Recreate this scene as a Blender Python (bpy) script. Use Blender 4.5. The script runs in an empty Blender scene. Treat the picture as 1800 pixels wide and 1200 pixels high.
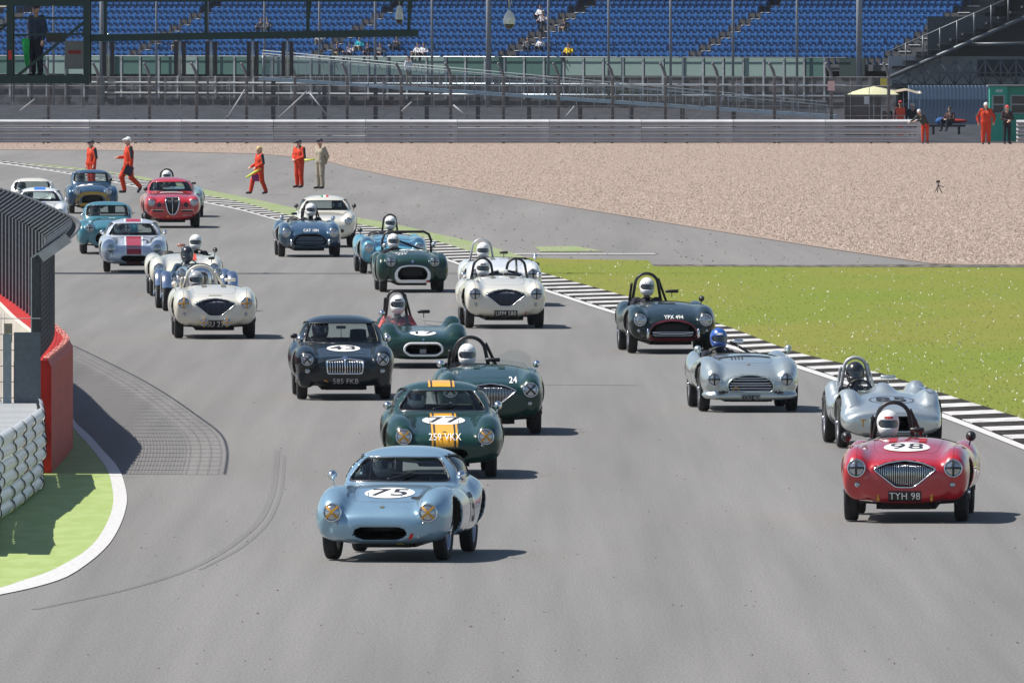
import bpy, bmesh, math, random
import numpy as np
from mathutils import Vector, Matrix

# ------------------------------------------------------------------ camera, sky, sun, exposure
F, YH, H = 24000.0, 30.0, 5.5          # focal length in photo pixels, horizon row, eye height (m)
scene = bpy.context.scene
col = scene.collection
cam_d = bpy.data.cameras.new('camera'); cam = bpy.data.objects.new('camera', cam_d); col.objects.link(cam)
cam.location = (0, 0, H)
cam.rotation_euler = (math.radians(90) - math.atan((600 - YH) / F), 0, 0)
cam_d.sensor_width = 36.0; cam_d.lens = 36.0 * F / 1800.0
cam_d.clip_start = 1.0; cam_d.clip_end = 6000.0
scene.camera = cam

SUN_EL, SUN_AZ = math.radians(56), math.radians(6)    # from the left, a touch from behind the cars
sdir = Vector((-math.cos(SUN_EL) * math.cos(SUN_AZ), math.cos(SUN_EL) * math.sin(SUN_AZ), math.sin(SUN_EL)))
world = bpy.data.worlds.new('World'); scene.world = world; world.use_nodes = True
wn = world.node_tree.nodes; wl = world.node_tree.links
sky = wn.new('ShaderNodeTexSky'); sky.sky_type = 'NISHITA'; sky.sun_disc = False
sky.sun_elevation = SUN_EL; sky.sun_rotation = math.atan2(sdir.x, sdir.y)
sky.air_density = 1.0; sky.dust_density = 0.6; sky.ozone_density = 1.0
bg = [n for n in wn if n.type == 'BACKGROUND'][0]
wl.new(sky.outputs['Color'], bg.inputs['Color']); bg.inputs['Strength'].default_value = 0.08
sun_d = bpy.data.lights.new('sun', 'SUN'); sun_d.energy = 5.0; sun_d.angle = math.radians(0.53); sun_d.color = (1.0, 0.955, 0.88)
sun = bpy.data.objects.new('sun', sun_d); col.objects.link(sun)
sun.rotation_euler = sdir.to_track_quat('Z', 'Y').to_euler()
sun.location = (-30, 200, 60)
vs = scene.view_settings
vs.view_transform = 'Standard'; vs.look = 'None'; vs.exposure = 0.42; vs.gamma = 1.0; vs.use_curve_mapping = False

rnd = random.Random(11)
rng = np.random.default_rng(7)

# ------------------------------------------------------------------ pixel helpers
def g(px, py, z=0.0):
    d = F * (H - z) / (py - YH)
    return ((px - 900) * d / F, d, z)
def at(px, py, d):
    return ((px - 900) * d / F, d, H - (py - YH) * d / F)

def lin(r, gg, b):
    f = lambda c: (c / 255.0 / 12.92) if c <= 10 else (((c / 255.0) + 0.055) / 1.055) ** 2.4
    return (f(r), f(gg), f(b))

# ------------------------------------------------------------------ materials
M = {}
def mat(name, c, rough=0.5, metal=0.0, coat=0.0, var=0.12, scale=18.0, bump=0.0, spec=0.5, bscale=None, stretch=None):
    if name in M: return M[name]
    m = bpy.data.materials.new(name); m.use_nodes = True
    nt = m.node_tree; n = nt.nodes; l = nt.links
    p = n['Principled BSDF']
    p.inputs['Roughness'].default_value = rough; p.inputs['Metallic'].default_value = metal
    p.inputs['Coat Weight'].default_value = coat; p.inputs['Coat Roughness'].default_value = 0.04
    p.inputs['Specular IOR Level'].default_value = spec
    tc = n.new('ShaderNodeTexCoord')
    src = tc.outputs['Object']
    if stretch:
        mp = n.new('ShaderNodeMapping'); mp.inputs['Scale'].default_value = stretch
        l.new(src, mp.inputs['Vector']); src = mp.outputs['Vector']
    nz = n.new('ShaderNodeTexNoise'); nz.inputs['Scale'].default_value = scale; nz.inputs['Detail'].default_value = 4
    l.new(src, nz.inputs['Vector'])
    mr = n.new('ShaderNodeMapRange')
    mr.inputs['From Min'].default_value = 0.3; mr.inputs['From Max'].default_value = 0.7
    mr.inputs['To Min'].default_value = 1 - var; mr.inputs['To Max'].default_value = 1 + var
    l.new(nz.outputs['Fac'], mr.inputs['Value'])
    mx = n.new('ShaderNodeVectorMath'); mx.operation = 'SCALE'; mx.inputs[0].default_value = c[:3]
    l.new(mr.outputs['Result'], mx.inputs['Scale'])
    l.new(mx.outputs['Vector'], p.inputs['Base Color'])
    if bump:
        bz = n.new('ShaderNodeTexNoise'); bz.inputs['Scale'].default_value = bscale or scale * 4; bz.inputs['Detail'].default_value = 3
        l.new(src, bz.inputs['Vector'])
        bn = n.new('ShaderNodeBump'); bn.inputs['Strength'].default_value = bump; bn.inputs['Distance'].default_value = 0.02
        l.new(bz.outputs['Fac'], bn.inputs['Height']); l.new(bn.outputs['Normal'], p.inputs['Normal'])
    M[name] = m
    return m

def paint(name, c, metal=0.0, rough=0.32):
    dk = max(c) < .08
    return mat('paint_' + name, c, rough, metal, .55 if dk else 1.0, var=0.05, scale=3.0, bump=0.012, bscale=9, spec=.3 if dk else .5)

def glass(name='glass', tint=(0.75, 0.82, 0.82), haze=0.0):
    if name in M: return M[name]
    m = bpy.data.materials.new(name); m.use_nodes = True
    nt = m.node_tree; n = nt.nodes; l = nt.links
    n.remove(n['Principled BSDF']); out = n['Material Output']
    tr = n.new('ShaderNodeBsdfTransparent'); tr.inputs['Color'].default_value = (*tint, 1)
    gl = n.new('ShaderNodeBsdfGlossy'); gl.inputs['Roughness'].default_value = 0.03
    lw = n.new('ShaderNodeLayerWeight'); lw.inputs['Blend'].default_value = 0.5
    pw = n.new('ShaderNodeMath'); pw.operation = 'POWER'; pw.inputs[1].default_value = 4.5; l.new(lw.outputs['Facing'], pw.inputs[0])
    fr = n.new('ShaderNodeMath'); fr.operation = 'MULTIPLY_ADD'; fr.inputs[1].default_value = 0.8; fr.inputs[2].default_value = 0.05; l.new(pw.outputs['Value'], fr.inputs[0])
    mx = n.new('ShaderNodeMixShader'); l.new(fr.outputs['Value'], mx.inputs['Fac'])
    l.new(tr.outputs['BSDF'], mx.inputs[1]); l.new(gl.outputs['BSDF'], mx.inputs[2])
    last = mx.outputs['Shader']
    if haze:
        df = n.new('ShaderNodeBsdfDiffuse'); df.inputs['Color'].default_value = (0.5, 0.55, 0.58, 1)
        nz = n.new('ShaderNodeTexNoise'); nz.inputs['Scale'].default_value = 5
        mu = n.new('ShaderNodeMath'); mu.operation = 'MULTIPLY'; mu.inputs[1].default_value = haze * 2
        l.new(nz.outputs['Fac'], mu.inputs[0])
        m2 = n.new('ShaderNodeMixShader'); l.new(mu.outputs['Value'], m2.inputs['Fac'])
        l.new(last, m2.inputs[1]); l.new(df.outputs['BSDF'], m2.inputs[2]); last = m2.outputs['Shader']
    l.new(last, out.inputs['Surface'])
    M[name] = m
    return m

CHROME = mat('chrome', (0.75, 0.76, 0.78), 0.12, 1.0, var=0.05)
TYRE = mat('tyre_rubber', (0.022, 0.022, 0.024), 0.85, var=0.3, scale=30, bump=0.2)
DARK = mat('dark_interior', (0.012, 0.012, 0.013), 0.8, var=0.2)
BLACK = mat('black_paint', (0.015, 0.015, 0.017), 0.4, var=0.15)
WHITE = mat('white_vinyl', (0.82, 0.82, 0.8), 0.45, var=0.05)
NUMBLK = mat('number_black', (0.02, 0.02, 0.025), 0.5, var=0.1)
STEEL = mat('galvanised_steel', (0.42, 0.43, 0.45), 0.42, 0.8, var=0.2, scale=6)
LENS = mat('lamp_lens', (0.42, 0.45, 0.47), 0.12, 0.75, 1.0, var=0.35, scale=26)
YTAPE = mat('yellow_tape', (0.55, 0.27, 0.02), 0.6, var=0.1)
BTAPE = mat('black_tape', (0.015, 0.015, 0.015), 0.6, var=0.1)
SPOKE = mat('wire_spokes', (0.4, 0.41, 0.43), 0.35, 0.9, var=0.2)
GLASS = glass()
SCREEN = glass('aeroscreen_glass', (0.86, 0.9, 0.9))

# ------------------------------------------------------------------ objects
def tag(o, label=None, cat=None, group=None, kind=None):
    if label: o['label'] = label
    if cat: o['category'] = cat
    if group: o['group'] = group
    if kind: o['kind'] = kind
    return o
def link(o, parent=None):
    col.objects.link(o)
    if parent is not None: o.parent = parent
    return o
def empty(name, loc, rz=0.0, sc=1.0):
    o = bpy.data.objects.new(name, None); o.empty_display_size = 0.2
    o.location = loc; o.rotation_euler = (0, 0, rz); o.scale = (sc, sc, sc)
    return link(o)
def inst(name, me, parent=None, loc=(0, 0, 0), rot=(0, 0, 0), mats=None, sc=(1, 1, 1)):
    o = bpy.data.objects.new(name, me); o.location = loc; o.rotation_euler = rot; o.scale = sc
    link(o, parent)
    if mats:
        for i, m in enumerate(mats):
            if i < len(o.material_slots) and m is not None:
                o.material_slots[i].link = 'OBJECT'; o.material_slots[i].material = m
    return o

def mesh_np(name, V, Fq, mats=(), mi=None, smooth=True):
    """V (n,3) array, Fq (m,4) or (m,3) array"""
    me = bpy.data.meshes.new(name)
    V = np.asarray(V, np.float32); Fq = np.asarray(Fq, np.int32); k = Fq.shape[1]
    me.vertices.add(len(V)); me.vertices.foreach_set('co', V.ravel())
    me.loops.add(Fq.size); me.loops.foreach_set('vertex_index', Fq.ravel())
    me.polygons.add(len(Fq))
    me.polygons.foreach_set('loop_start', np.arange(0, Fq.size, k, dtype=np.int32))
    me.polygons.foreach_set('loop_total', np.full(len(Fq), k, np.int32))
    for m in mats: me.materials.append(m)
    if mi is not None: me.polygons.foreach_set('material_index', np.asarray(mi, np.int32))
    if smooth: me.polygons.foreach_set('use_smooth', np.ones(len(Fq), bool))
    me.update(calc_edges=True); me.validate()
    return me

class MB:
    """collects simple shapes into one mesh"""
    def __init__(s): s.v = []; s.f = []; s.m = []; s.sm = []
    def add(s, vs, fs, mi=0, smooth=False):
        b = len(s.v); s.v += [tuple(p) for p in vs]
        for f in fs: s.f.append(tuple(b + i for i in f)); s.m.append(mi); s.sm.append(smooth)
        return s
    def box(s, c, size, mi=0, rz=0.0, mat4=None):
        hx, hy, hz = size[0] / 2, size[1] / 2, size[2] / 2
        ps = [Vector((x, y, z)) for x in (-hx, hx) for y in (-hy, hy) for z in (-hz, hz)]
        R = mat4 if mat4 is not None else Matrix.Rotation(rz, 4, 'Z')
        ps = [R @ p + Vector(c) for p in ps]
        return s.add(ps, [(0, 1, 3, 2), (4, 6, 7, 5), (0, 4, 5, 1), (2, 3, 7, 6), (0, 2, 6, 4), (1, 5, 7, 3)], mi)
    def bar(s, a, b, w, h=None, mi=0):
        a = Vector(a); b = Vector(b); h = h or w; d = (b - a)
        q = d.to_track_quat('Y', 'Z').to_matrix().to_4x4()
        return s.box((a + b) / 2, (w, d.length, h), mi, mat4=q)
    def tube(s, pts, r, n=8, mi=0, closed=False, caps=True):
        P = [Vector(p) for p in pts]; k = len(P); vs = []
        rr = r if hasattr(r, '__len__') else [r] * k
        up = None
        for i in range(k):
            if closed: t = P[(i + 1) % k] - P[i - 1]
            else: t = P[min(i + 1, k - 1)] - P[max(i - 1, 0)]
            t.normalize()
            if up is None:
                up = Vector((0, 0, 1)) if abs(t.z) < 0.9 else Vector((1, 0, 0))
            a = t.cross(up)
            if a.length < 1e-5: a = t.cross(Vector((1, 0, 0.3)))
            a.normalize(); b = a.cross(t); up = b
            for j in range(n):
                an = 2 * math.pi * j / n
                vs.append(P[i] + (a * math.cos(an) + b * math.sin(an)) * rr[i])
        fs = []
        for i in range(k if closed else k - 1):
            for j in range(n):
                i2 = (i + 1) % k
                fs.append((i * n + j, i * n + (j + 1) % n, i2 * n + (j + 1) % n, i2 * n + j))
        if caps and not closed: fs += [tuple(range(n))[::-1], tuple((k - 1) * n + j for j in range(n))]
        return s.add(vs, fs, mi, True)
    def lathe(s, prof, axis='z', n=24, c=(0, 0, 0), mi=0, ang=(0, 2 * math.pi)):
        """prof: (radius, along)"""
        full = abs(ang[1] - ang[0] - 2 * math.pi) < 1e-6
        k = n if full else n + 1; vs = []
        for (r, t) in prof:
            for j in range(k):
                a = ang[0] + (ang[1] - ang[0]) * j / n
                p = {'z': (r * math.cos(a), r * math.sin(a), t), 'x': (t, r * math.cos(a), r * math.sin(a)), 'y': (r * math.cos(a), t, r * math.sin(a))}[axis]
                vs.append((p[0] + c[0], p[1] + c[1], p[2] + c[2]))
        fs = []
        for i in range(len(prof) - 1):
            for j in range(n):
                j2 = (j + 1) % k
                fs.append((i * k + j, i * k + j2, (i + 1) * k + j2, (i + 1) * k + j))
        return s.add(vs, fs, mi, True)
    def ball(s, c, r, n=12, mi=0):
        rx, ry, rz = r if hasattr(r, '__len__') else (r, r, r)
        m = n // 2; vs = []; fs = []
        for i in range(m + 1):
            t = math.pi * i / m
            for j in range(n):
                a = 2 * math.pi * j / n
                vs.append((c[0] + rx * math.sin(t) * math.cos(a), c[1] + ry * math.sin(t) * math.sin(a), c[2] + rz * math.cos(t)))
        for i in range(m):
            for j in range(n): fs.append((i * n + j, (i + 1) * n + j, (i + 1) * n + (j + 1) % n, i * n + (j + 1) % n))
        return s.add(vs, fs, mi, True)
    def mesh(s, name, mats):
        me = bpy.data.meshes.new(name); me.from_pydata(s.v, [], s.f)
        for m in (mats if isinstance(mats, (list, tuple)) else [mats]): me.materials.append(m)
        me.polygons.foreach_set('material_index', s.m); me.polygons.foreach_set('use_smooth', s.sm)
        me.update(); return me
    def build(s, name, mats, parent=None, loc=(0, 0, 0), rot=(0, 0, 0)):
        return inst(name, s.mesh(name, mats), parent, loc, rot)

CACHE = {}
def cached(key, fn):
    if key not in CACHE: CACHE[key] = fn()
    return CACHE[key]

# ------------------------------------------------------------------ implicit surfaces
def pchip(xs, ys, x):
    xs = np.asarray(xs, float); ys = np.asarray(ys, float)
    h = np.diff(xs); d = np.diff(ys) / h; m = np.zeros_like(ys)
    for i in range(1, len(xs) - 1):
        if d[i - 1] * d[i] > 0:
            w1 = 2 * h[i] + h[i - 1]; w2 = h[i] + 2 * h[i - 1]
            m[i] = (w1 + w2) / (w1 / d[i - 1] + w2 / d[i])
    m[0] = d[0]; m[-1] = d[-1]
    x = np.clip(x, xs[0], xs[-1])
    i = np.clip(np.searchsorted(xs, x) - 1, 0, len(xs) - 2)
    t = (x - xs[i]) / h[i]; t2 = t * t; t3 = t2 * t
    return (2*t3 - 3*t2 + 1) * ys[i] + (t3 - 2*t2 + t) * h[i] * m[i] + (-2*t3 + 3*t2) * ys[i+1] + (t3 - t2) * h[i] * m[i+1]

def loft(tab, n=2.6, sym=False):
    """sections along y: (y, ztop, zbot, halfwidth[, cx])"""
    T = np.array([list(r) + [0.0] * (5 - len(r)) for r in tab], float)
    def f(X, Y, Z):
        zt, zb, hw, cx = (pchip(T[:, 0], T[:, k], Y) for k in (1, 2, 3, 4))
        rz = (zt - zb) / 2; zc = (zt + zb) / 2
        XX = np.abs(X) if sym else X
        u = np.abs(XX - cx) / hw; v = np.abs(Z - zc) / rz
        q = (u ** n + v ** n + 1e-9) ** (1.0 / n)
        d = (q - 1) * np.minimum(hw, rz)
        return np.maximum(d, np.maximum(T[0, 0] - Y, Y - T[-1, 0]))
    return f
def smin(a, b, k):
    h = np.maximum(k - np.abs(a - b), 0) / k
    return np.minimum(a, b) - h * h * k * 0.25
def smax(a, b, k): return -smin(-a, -b, k)
def ellipsoid(c, r):
    def f(X, Y, Z):
        q = np.sqrt(((X - c[0]) / r[0]) ** 2 + ((Y - c[1]) / r[1]) ** 2 + ((Z - c[2]) / r[2]) ** 2 + 1e-9)
        return (q - 1) * min(r)
    return f
def cone(a, b, ra, rb):
    a = np.array(a, float); b = np.array(b, float); ab = b - a; L = max(ab @ ab, 1e-9)
    def f(X, Y, Z):
        t = np.clip(((X - a[0]) * ab[0] + (Y - a[1]) * ab[1] + (Z - a[2]) * ab[2]) / L, 0, 1)
        dx = X - a[0] - t * ab[0]; dy = Y - a[1] - t * ab[1]; dz = Z - a[2] - t * ab[2]
        return np.sqrt(dx * dx + dy * dy + dz * dz) - (ra + (rb - ra) * t)
    return f
def convex(pts):
    """2-D convex polygon distance, points counter-clockwise or clockwise"""
    P = np.array(pts, float); ar = 0
    for i in range(len(P)): a, b = P[i], P[(i + 1) % len(P)]; ar += a[0] * b[1] - a[1] * b[0]
    if ar < 0: P = P[::-1]
    def f(U, W, k=0.025):
        d = None
        for i in range(len(P)):
            a, b = P[i], P[(i + 1) % len(P)]; e = b - a; L = math.hypot(*e)
            di = ((U - a[0]) * e[1] - (W - a[1]) * e[0]) / L
            d = di if d is None else smax(d, di, k)
        return d
    return f

def surface_nets(fn, lo, hi, h):
    ax = [np.arange(lo[i] - h, hi[i] + 2 * h, h) for i in range(3)]
    X, Y, Z = ax[0][:, None, None], ax[1][None, :, None], ax[2][None, None, :]
    V = np.broadcast_to(fn(X, Y, Z), (len(ax[0]), len(ax[1]), len(ax[2]))).astype(np.float32)
    ins = V < 0
    c = ins[:-1, :-1, :-1].astype(np.int8)
    tot = np.zeros_like(c)
    for i in (0, 1):
        for j in (0, 1):
            for k in (0, 1):
                tot += ins[i:V.shape[0]-1+i, j:V.shape[1]-1+j, k:V.shape[2]-1+k]
    act = (tot > 0) & (tot < 8)
    I = np.argwhere(act); idx = np.full(act.shape, -1, np.int32); idx[act] = np.arange(len(I))
    acc = np.zeros((len(I), 3)); cnt = np.zeros(len(I))
    cs = [(i, j, k) for i in (0, 1) for j in (0, 1) for k in (0, 1)]
    val = {c_: V[I[:, 0] + c_[0], I[:, 1] + c_[1], I[:, 2] + c_[2]] for c_ in cs}
    for a in cs:
        for ax_ in range(3):
            if a[ax_] == 0:
                b = list(a); b[ax_] = 1; b = tuple(b)
                va, vb = val[a], val[b]; m = (va < 0) != (vb < 0)
                t = np.where(m, va / np.where(m, va - vb, 1), 0)
                p = np.array(a, float)[None, :].repeat(len(I), 0); p[:, ax_] += t
                acc[m] += p[m]; cnt[m] += 1
    P = (I + acc / cnt[:, None]) * h + np.array([a[0] for a in ax])
    quads = []
    for ax_ in range(3):
        sl0 = [slice(None)] * 3; sl1 = [slice(None)] * 3
        sl0[ax_] = slice(0, -1); sl1[ax_] = slice(1, None)
        A = ins[tuple(sl0)]; B = ins[tuple(sl1)]
        E = np.argwhere(A != B)
        u, w = [(1, 2), (2, 0), (0, 1)][ax_]
        ok = (E[:, u] > 0) & (E[:, w] > 0) & (E[:, u] < V.shape[u] - 1) & (E[:, w] < V.shape[w] - 1)
        E = E[ok]; flip = ~A[E[:, 0], E[:, 1], E[:, 2]]
        def q(du, dw):
            t = E.copy(); t[:, u] += du; t[:, w] += dw
            return idx[t[:, 0], t[:, 1], t[:, 2]]
        Q = np.stack([q(-1, -1), q(0, -1), q(0, 0), q(-1, 0)], 1)
        Q[flip] = Q[flip][:, ::-1]; quads.append(Q)
    Q = np.concatenate(quads); Q = Q[(Q >= 0).all(1)]
    for _ in range(2):
        d, G = grad(fn, P); g2 = (G * G).sum(1) + 1e-6
        st = np.clip(d / g2, -h, h)[:, None] * G
        L = np.linalg.norm(st, axis=1, keepdims=True)
        P = P - st * np.minimum(1, 0.6 * h / np.maximum(L, 1e-9))
    return P, Q
def ev(fn, P): return np.broadcast_to(fn(P[:, 0], P[:, 1], P[:, 2]), (len(P),))
def grad(fn, P, e=0.004):
    d = ev(fn, P); G = np.zeros_like(P)
    for i in range(3):
        q = P.copy(); q[:, i] += e; r = P.copy(); r[:, i] -= e
        G[:, i] = (ev(fn, q) - ev(fn, r)) / (2 * e)
    return d, G
AX = {'front': (np.array([0, 1.0, 0]), -1.1, 2.7), 'top': (np.array([0, 0, -1.0]), 1.5, 1.4),
      'right': (np.array([-1.0, 0, 0]), 1.0, 0.95), 'left': (np.array([1.0, 0, 0]), -1.0, 0.95), 'back': (np.array([0, -1.0, 0]), 4.2, 2.4)}
def proj(fn, U, W, axis, off=0.0):
    """drop 2-D points onto an implicit solid; returns positions pushed out along the normal"""
    U = np.asarray(U, float).ravel(); W = np.asarray(W, float).ravel()
    dr, s0, L = AX[axis]; z = np.zeros_like(U)
    if axis in ('front', 'back'): P = np.stack([U, z + s0, W], 1)
    elif axis == 'top': P = np.stack([U, W, z + s0], 1)
    else: P = np.stack([z + s0, U, W], 1)
    st = 0.03; t = np.zeros(len(U)); done = np.zeros(len(U), bool)
    for _ in range(int(L / st)):
        m = ~done
        if not m.any(): break
        d = ev(fn, P[m] + dr * t[m, None]); idx = np.where(m)[0]
        hit = d < 0; done[idx[hit]] = True; t[idx[~hit]] += st
    a = t - st; b = t.copy()
    for _ in range(9):
        mid = (a + b) / 2; ins = ev(fn, P + dr * mid[:, None]) < 0
        b = np.where(ins, mid, b); a = np.where(ins, a, mid)
    R = P + dr * b[:, None]
    _, G = grad(fn, R, 0.01); G /= np.linalg.norm(G, axis=1, keepdims=True) + 1e-9
    return R + G * off

def grid_mesh(name, P, nu, nv, m, closed=False):
    fs = []
    for i in range(nu - 1):
        for j in range(nv if closed else nv - 1):
            j2 = (j + 1) % nv
            fs.append((i * nv + j, i * nv + j2, (i + 1) * nv + j2, (i + 1) * nv + j))
    return mesh_np(name, P, np.array(fs), [m])

def text_geo(txt, size, bold=0.0, slant=0.0, cell=None):
    cu = bpy.data.curves.new('t', 'FONT'); cu.body = txt; cu.size = size; cu.align_x = 'CENTER'; cu.align_y = 'CENTER'
    cu.offset = bold * size; cu.shear = slant; cu.resolution_u = 3; cu.space_character = 1.05
    ob = bpy.data.objects.new('t', cu)
    me = bpy.data.meshes.new_from_object(ob)
    bm = bmesh.new(); bm.from_mesh(me)
    bpy.data.objects.remove(ob); bpy.data.curves.remove(cu); bpy.data.meshes.remove(me)
    if cell:
        for k in (0, 1):
            cs = [v.co[k] for v in bm.verts]; a = min(cs) + cell
            while a < max(cs):
                no = (1, 0, 0) if k == 0 else (0, 1, 0); co = (a, 0, 0) if k == 0 else (0, a, 0)
                bmesh.ops.bisect_plane(bm, geom=bm.verts[:] + bm.edges[:] + bm.faces[:], plane_co=co, plane_no=no); a += cell
    V = np.array([v.co[:] for v in bm.verts]); bm.verts.index_update()
    Fc = [tuple(v.index for v in f.verts) for f in bm.faces]; bm.free()
    return V, Fc
def poly_mesh(name, V, Fc, m):
    me = bpy.data.meshes.new(name); me.from_pydata([tuple(v) for v in V], [], Fc); me.materials.append(m); me.update(); return me
# ------------------------------------------------------------------ ground, track, kerb
def asphalt(name, c, streak=.10, grain=.26, patch=.15, rough=.85):
    m = bpy.data.materials.new(name); m.use_nodes = True; nt = m.node_tree; n = nt.nodes; l = nt.links; p = n['Principled BSDF']
    p.inputs['Roughness'].default_value = rough; p.inputs['Specular IOR Level'].default_value = .3
    tc = n.new('ShaderNodeTexCoord'); fac = None
    for sc, st, amt, det in ((1.0, (.5, .02, 1), patch, 3), (1.0, (3.0, .05, 1), streak, 3), (1.0, (48, 7, 1), grain, 2), (1.0, (90, 30, 1), grain * .8, 1)):
        mp = n.new('ShaderNodeMapping'); mp.inputs['Scale'].default_value = st; l.new(tc.outputs['Object'], mp.inputs['Vector'])
        nz = n.new('ShaderNodeTexNoise'); nz.inputs['Scale'].default_value = sc; nz.inputs['Detail'].default_value = det; l.new(mp.outputs['Vector'], nz.inputs['Vector'])
        mr = n.new('ShaderNodeMapRange'); mr.inputs['From Min'].default_value = .25; mr.inputs['From Max'].default_value = .75
        mr.inputs['To Min'].default_value = 1 - amt; mr.inputs['To Max'].default_value = 1 + amt; l.new(nz.outputs['Fac'], mr.inputs['Value'])
        if fac is None: fac = mr.outputs['Result']
        else:
            mu = n.new('ShaderNodeMath'); mu.operation = 'MULTIPLY'; l.new(fac, mu.inputs[0]); l.new(mr.outputs['Result'], mu.inputs[1]); fac = mu.outputs['Value']
    vm = n.new('ShaderNodeVectorMath'); vm.operation = 'SCALE'; vm.inputs[0].default_value = c; l.new(fac, vm.inputs['Scale']); l.new(vm.outputs['Vector'], p.inputs['Base Color'])
    return m
TRACK = asphalt('track_asphalt', (.172, .166, .160)); RUN = asphalt('runoff_asphalt', (.178, .170, .162), .06, .2, .14)
def two_tone(name, c1, c2, stretch, scale=1.0, rough=.9, lo=.42, hi=.58, det=4):
    m = bpy.data.materials.new(name); m.use_nodes = True; nt = m.node_tree; n = nt.nodes; l = nt.links; p = n['Principled BSDF']
    p.inputs['Roughness'].default_value = rough; p.inputs['Specular IOR Level'].default_value = .2
    tc = n.new('ShaderNodeTexCoord'); mp = n.new('ShaderNodeMapping'); mp.inputs['Scale'].default_value = stretch; l.new(tc.outputs['Object'], mp.inputs['Vector'])
    nz = n.new('ShaderNodeTexNoise'); nz.inputs['Scale'].default_value = scale; nz.inputs['Detail'].default_value = det; l.new(mp.outputs['Vector'], nz.inputs['Vector'])
    mr = n.new('ShaderNodeMapRange'); mr.inputs['From Min'].default_value = lo; mr.inputs['From Max'].default_value = hi; l.new(nz.outputs['Fac'], mr.inputs['Value'])
    mx = n.new('ShaderNodeMix'); mx.data_type = 'RGBA'; mx.inputs[6].default_value = (*c1, 1); mx.inputs[7].default_value = (*c2, 1)
    l.new(mr.outputs['Result'], mx.inputs[0]); l.new(mx.outputs[2], p.inputs['Base Color'])
    return m
GRASSM = two_tone('mown_grass', (.120, .182, .012), (.205, .178, .036), (.13, .035, 1), 1.0, lo=.32, hi=.74, det=7)
GRAVELM = two_tone('gravel', (.245, .185, .150), (.315, .24, .198), (9, 1.6, 1), 1.0, lo=.35, hi=.65, det=6)
LIME = two_tone('lime_paint', (.28, .36, .115), (.32, .40, .15), (2, .4, 1), 2.0, .7)
LIME2 = two_tone('lime_paint_worn', (.21, .27, .11), (.25, .275, .16), (3, .3, 1), 1.0, .8)
LINEW = two_tone('white_line_paint', (.56, .55, .54), (.50, .49, .48), (9, 3, 1), 1.5, .6)
KERBW = two_tone('kerb_white', (.60, .59, .58), (.42, .41, .40), (2, 2, 1), 2.0, .6); KERBB = two_tone('kerb_black', (.02, .02, .02), (.045, .042, .04), (3, 3, 1), 2.0, .6)

def sheet(name, pts, m, z, parent=None, kind='structure'):
    bm = bmesh.new(); vs_ = [bm.verts.new((p[0], p[1], z)) for p in pts]; f = bm.faces.new(vs_)
    bmesh.ops.triangulate(bm, faces=[f]); bm.normal_update()
    for f in bm.faces:
        if f.normal.z < 0: f.normal_flip()
    me = bpy.data.meshes.new(name); bm.to_mesh(me); bm.free(); me.materials.append(m)
    o = inst(name, me, parent)
    if kind: o['kind'] = kind
    return o
def G(pts): return [g(*p) for p in pts]
def ribbon(name, A, B, m, z, parent=None, kind='structure'):
    me = MB(); vs_ = []; k = len(A)
    for a, b in zip(A, B): vs_ += [(a[0], a[1], z), (b[0], b[1], z)]
    me.add(vs_, [(2*i, 2*i+1, 2*i+3, 2*i+2) for i in range(k - 1)])
    o = me.build(name, m, parent)
    if kind: o['kind'] = kind
    return o
def resample(P, n):
    P = np.array(P)[:, :2]; L = np.r_[0, np.cumsum(np.hypot(*np.diff(P, axis=0).T))]; t = np.linspace(0, L[-1], n)
    return np.stack([np.interp(t, L, P[:, 0]), np.interp(t, L, P[:, 1])], 1)
def by_px(pts, xs):
    P = np.array(pts, float); return [g(x, y) for x, y in zip(xs, pchip(P[:, 0], P[:, 1], np.array(xs, float)))]

sheet('ground', [(-1500, -60), (1500, -60), (1500, 4000), (-1500, 4000)], RUN, -.016)
IN = [(-300, 268), (-120, 277), (0, 288), (78, 299), (220, 325), (362, 357), (420, 369), (486, 387), (640, 420), (786, 458), (811, 467), (955, 511), (1050, 542), (1250, 602), (1410, 650), (1482, 674), (1660, 735), (1800, 790), (2000, 868)]
OUT = [(-300, 264), (-120, 271), (0, 284.5), (78, 294), (195, 307), (253, 319), (362, 346), (420, 357), (517, 383), (622, 396), (718, 414), (760, 425), (822, 444), (950, 482), (1020, 502), (1092, 522), (1260, 572), (1405, 625), (1485, 645), (1550, 662), (1652, 695), (1800, 742), (2000, 808)]
GUP = [(-300, 262), (-120, 269), (0, 283), (117, 293), (187, 301), (241, 309), (366, 334), (467, 354), (525, 367), (622, 381), (705, 396), (769, 411), (832, 425), (917, 450), (950, 463)]
xs = list(np.linspace(-300, 2000, 160))
inner = by_px(IN, xs); outer_k = by_px(OUT, xs)
track = sheet('track', inner + [(60, 100, 0), (-60, 100, 0), (-60, 560, 0)], TRACK, -.006)
sheet('gravel_bed', G([(-300, 250), (570, 251), (1620, 251), (1900, 252), (2200, 252), (2200, 470), (1800, 466), (1640, 463), (1480, 440), (1300, 412), (1140, 386), (1000, 363), (850, 338), (700, 312), (610, 293), (560, 279), (450, 270), (200, 264), (-300, 261)]), GRAVELM, -.004)
gx = list(np.linspace(945, 2000, 60))
grass_edge = by_px(OUT, gx)
sheet('grass_infield', G([(2200, 870), (2200, 471), (1850, 469), (1400, 468), (1148, 467), (1140, 457), (1000, 455), (905, 452)]) + [(p[0], p[1] + .0, 0) for p in grass_edge], GRASSM, -.002)
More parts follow.
